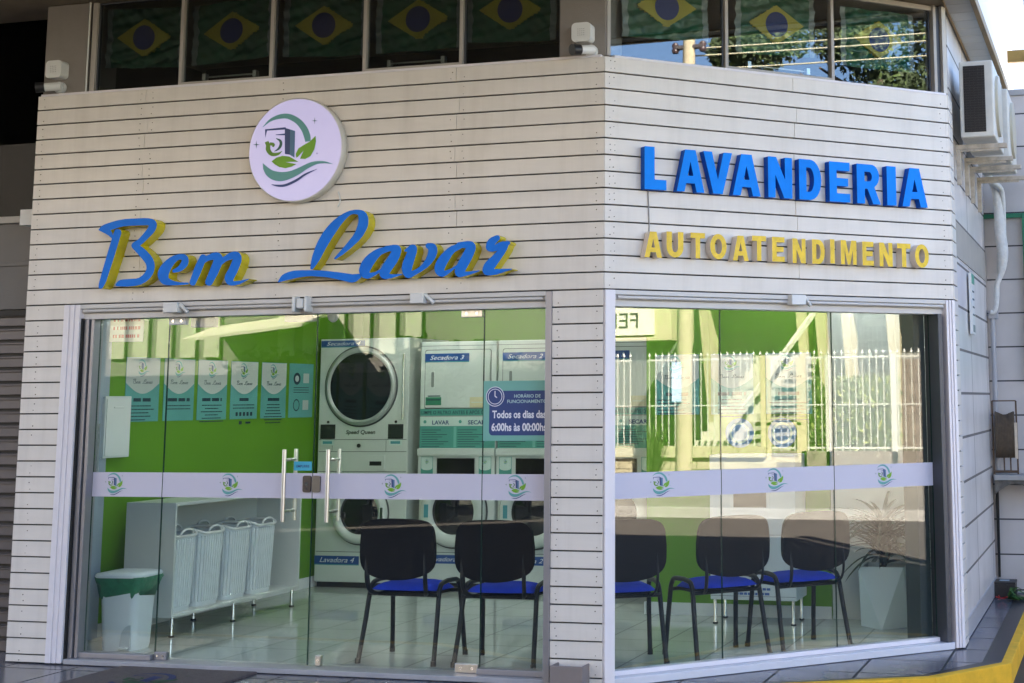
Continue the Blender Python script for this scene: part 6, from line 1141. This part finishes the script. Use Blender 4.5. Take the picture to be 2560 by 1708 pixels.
def tree(label, loc, H, R, n, seed, size=.10):
    t = thing("broadleaf_tree", label, "tree", loc, 0, "trees behind the houses"); rr = random.Random(seed)
    m = MB(); m.tube(cr([(0, 0, 0), (.1, .05, H*.3), (-.05, .1, H*.6), (0, 0, H*.85)]), [.28, .27, .26, .25, .24, .23, .22, .21, .20, .19, .18, .17, .16, .15, .14, .13, .12, .11, .10][:19], 10)
    for k in range(6):
        a = k*1.05; m.tube([(0, 0, H*(.4+.06*k)), (R*.35*math.cos(a), R*.35*math.sin(a), H*(.55+.06*k)), (R*.7*math.cos(a), R*.7*math.sin(a), H*(.62+.06*k))], [.10, .07, .03], 6)
    obj("trunk", m, M("bark_brown", (.08, .055, .035), .9, var=.3), t)
    m = MB()
    for k in range(16):
        a = rr.uniform(0, 6.28); q = rr.uniform(.1, .75)*R; z = H*rr.uniform(.45, .97); rc = R*rr.uniform(.25, .42)
        leaves(m, (q*math.cos(a), q*math.sin(a), z), (rc, rc, rc*.8), n//16, size, rr)
    obj("crown", m, [LEAFM[0], LEAFM[0], LEAFM[1]], t)
tree("dark broadleaf tree behind the cream house, left of the gap of sky", (30, -7.4, 1.0), 10.6, 2.3, 9000, 31)
tree("wide dark broadleaf tree behind the cream house, right of the gap of sky", (30, -4.0, 1.0), 10.4, 3.1, 12000, 32)
tree("tall broadleaf tree at the right end of the row behind the cream house", (31, -.9, 1.0), 10.6, 3.1, 11000, 33)

# ------------------------------------------------------------------ across the front street (seen faintly in the entrance glass)
wh = thing("panelled_house", "pale house with tall shuttered windows across the front street", "house", (-18, -18, 0))
m = MB(); m.box(-14, 30, -5, 0, -.12, 8.6); obj("wall", m, M("pale_grey_render", (.23, .21, .18), .8, var=.1), wh)  # wall height and width extended to block low sky from the shop front
for k in range(14):
    x = .4+k*.55
    if k in (6, 7): continue
    m = MB(); m.box(x, x+.34, .0, .05, 2.45, 3.6); obj("shutter", m, M("cream_shutter", (.62, .60, .46), .6), wh)
m = MB(); m.add([(3.4, .05, 3.0), (3.4, 1.2, 2.7), (6.0, 1.2, 2.95), (6.0, .05, 3.25), (3.4, .05, 3.06), (3.4, 1.2, 2.76), (6.0, 1.2, 3.01), (6.0, .05, 3.31)], [(0, 1, 2, 3), (4, 7, 6, 5), (1, 5, 6, 2), (0, 3, 7, 4), (0, 4, 5, 1), (2, 6, 7, 3)]); obj("awning", m, M("cream_awning", (.70, .66, .50), .6), wh)
wl = thing("dark_backdrop_wall", "added dark wall along the front street, dimming the entrance reflections", "wall", (-14, -15.6, 0)); m = MB(); m.box(-12, 20, -.2, 0, -.12, 2.05); obj("wall", m, M("shade_dark_wall", (.035, .04, .03), .9, var=.4), wl)  # wall added with shade in its colour so the entrance glass mirrors dark
for i, x in enumerate((-12.5, -9.3, -6.2, -3.0, .4, 4.0)):  # trees added so the entrance glass mirrors dark foliage
    t = thing("added_street_tree", "added dark evergreen tree across the front street, dimming the entrance reflections", "tree", (x, -17.0+.5*(i % 2), -.12), 0, "added street trees across the front street"); rr = random.Random(50+i)
    m = MB(); m.cyl((0, 0, 0), (0, 0, 2.2), .14, .09, n=10); obj("trunk", m, M("bark_brown", (.08, .055, .035), .9), t)
    m = MB()
    for k in range(9): leaves(m, (rr.uniform(-1.1, 1.1), rr.uniform(-.8, .8), rr.uniform(1.5, 2.3+(.9 if x > -8 else 0))), (.8, .8, .6), 260, .10, rr)
    obj("crown", m, [LEAFM[0], LEAFM[0], LEAFM[1]], t)
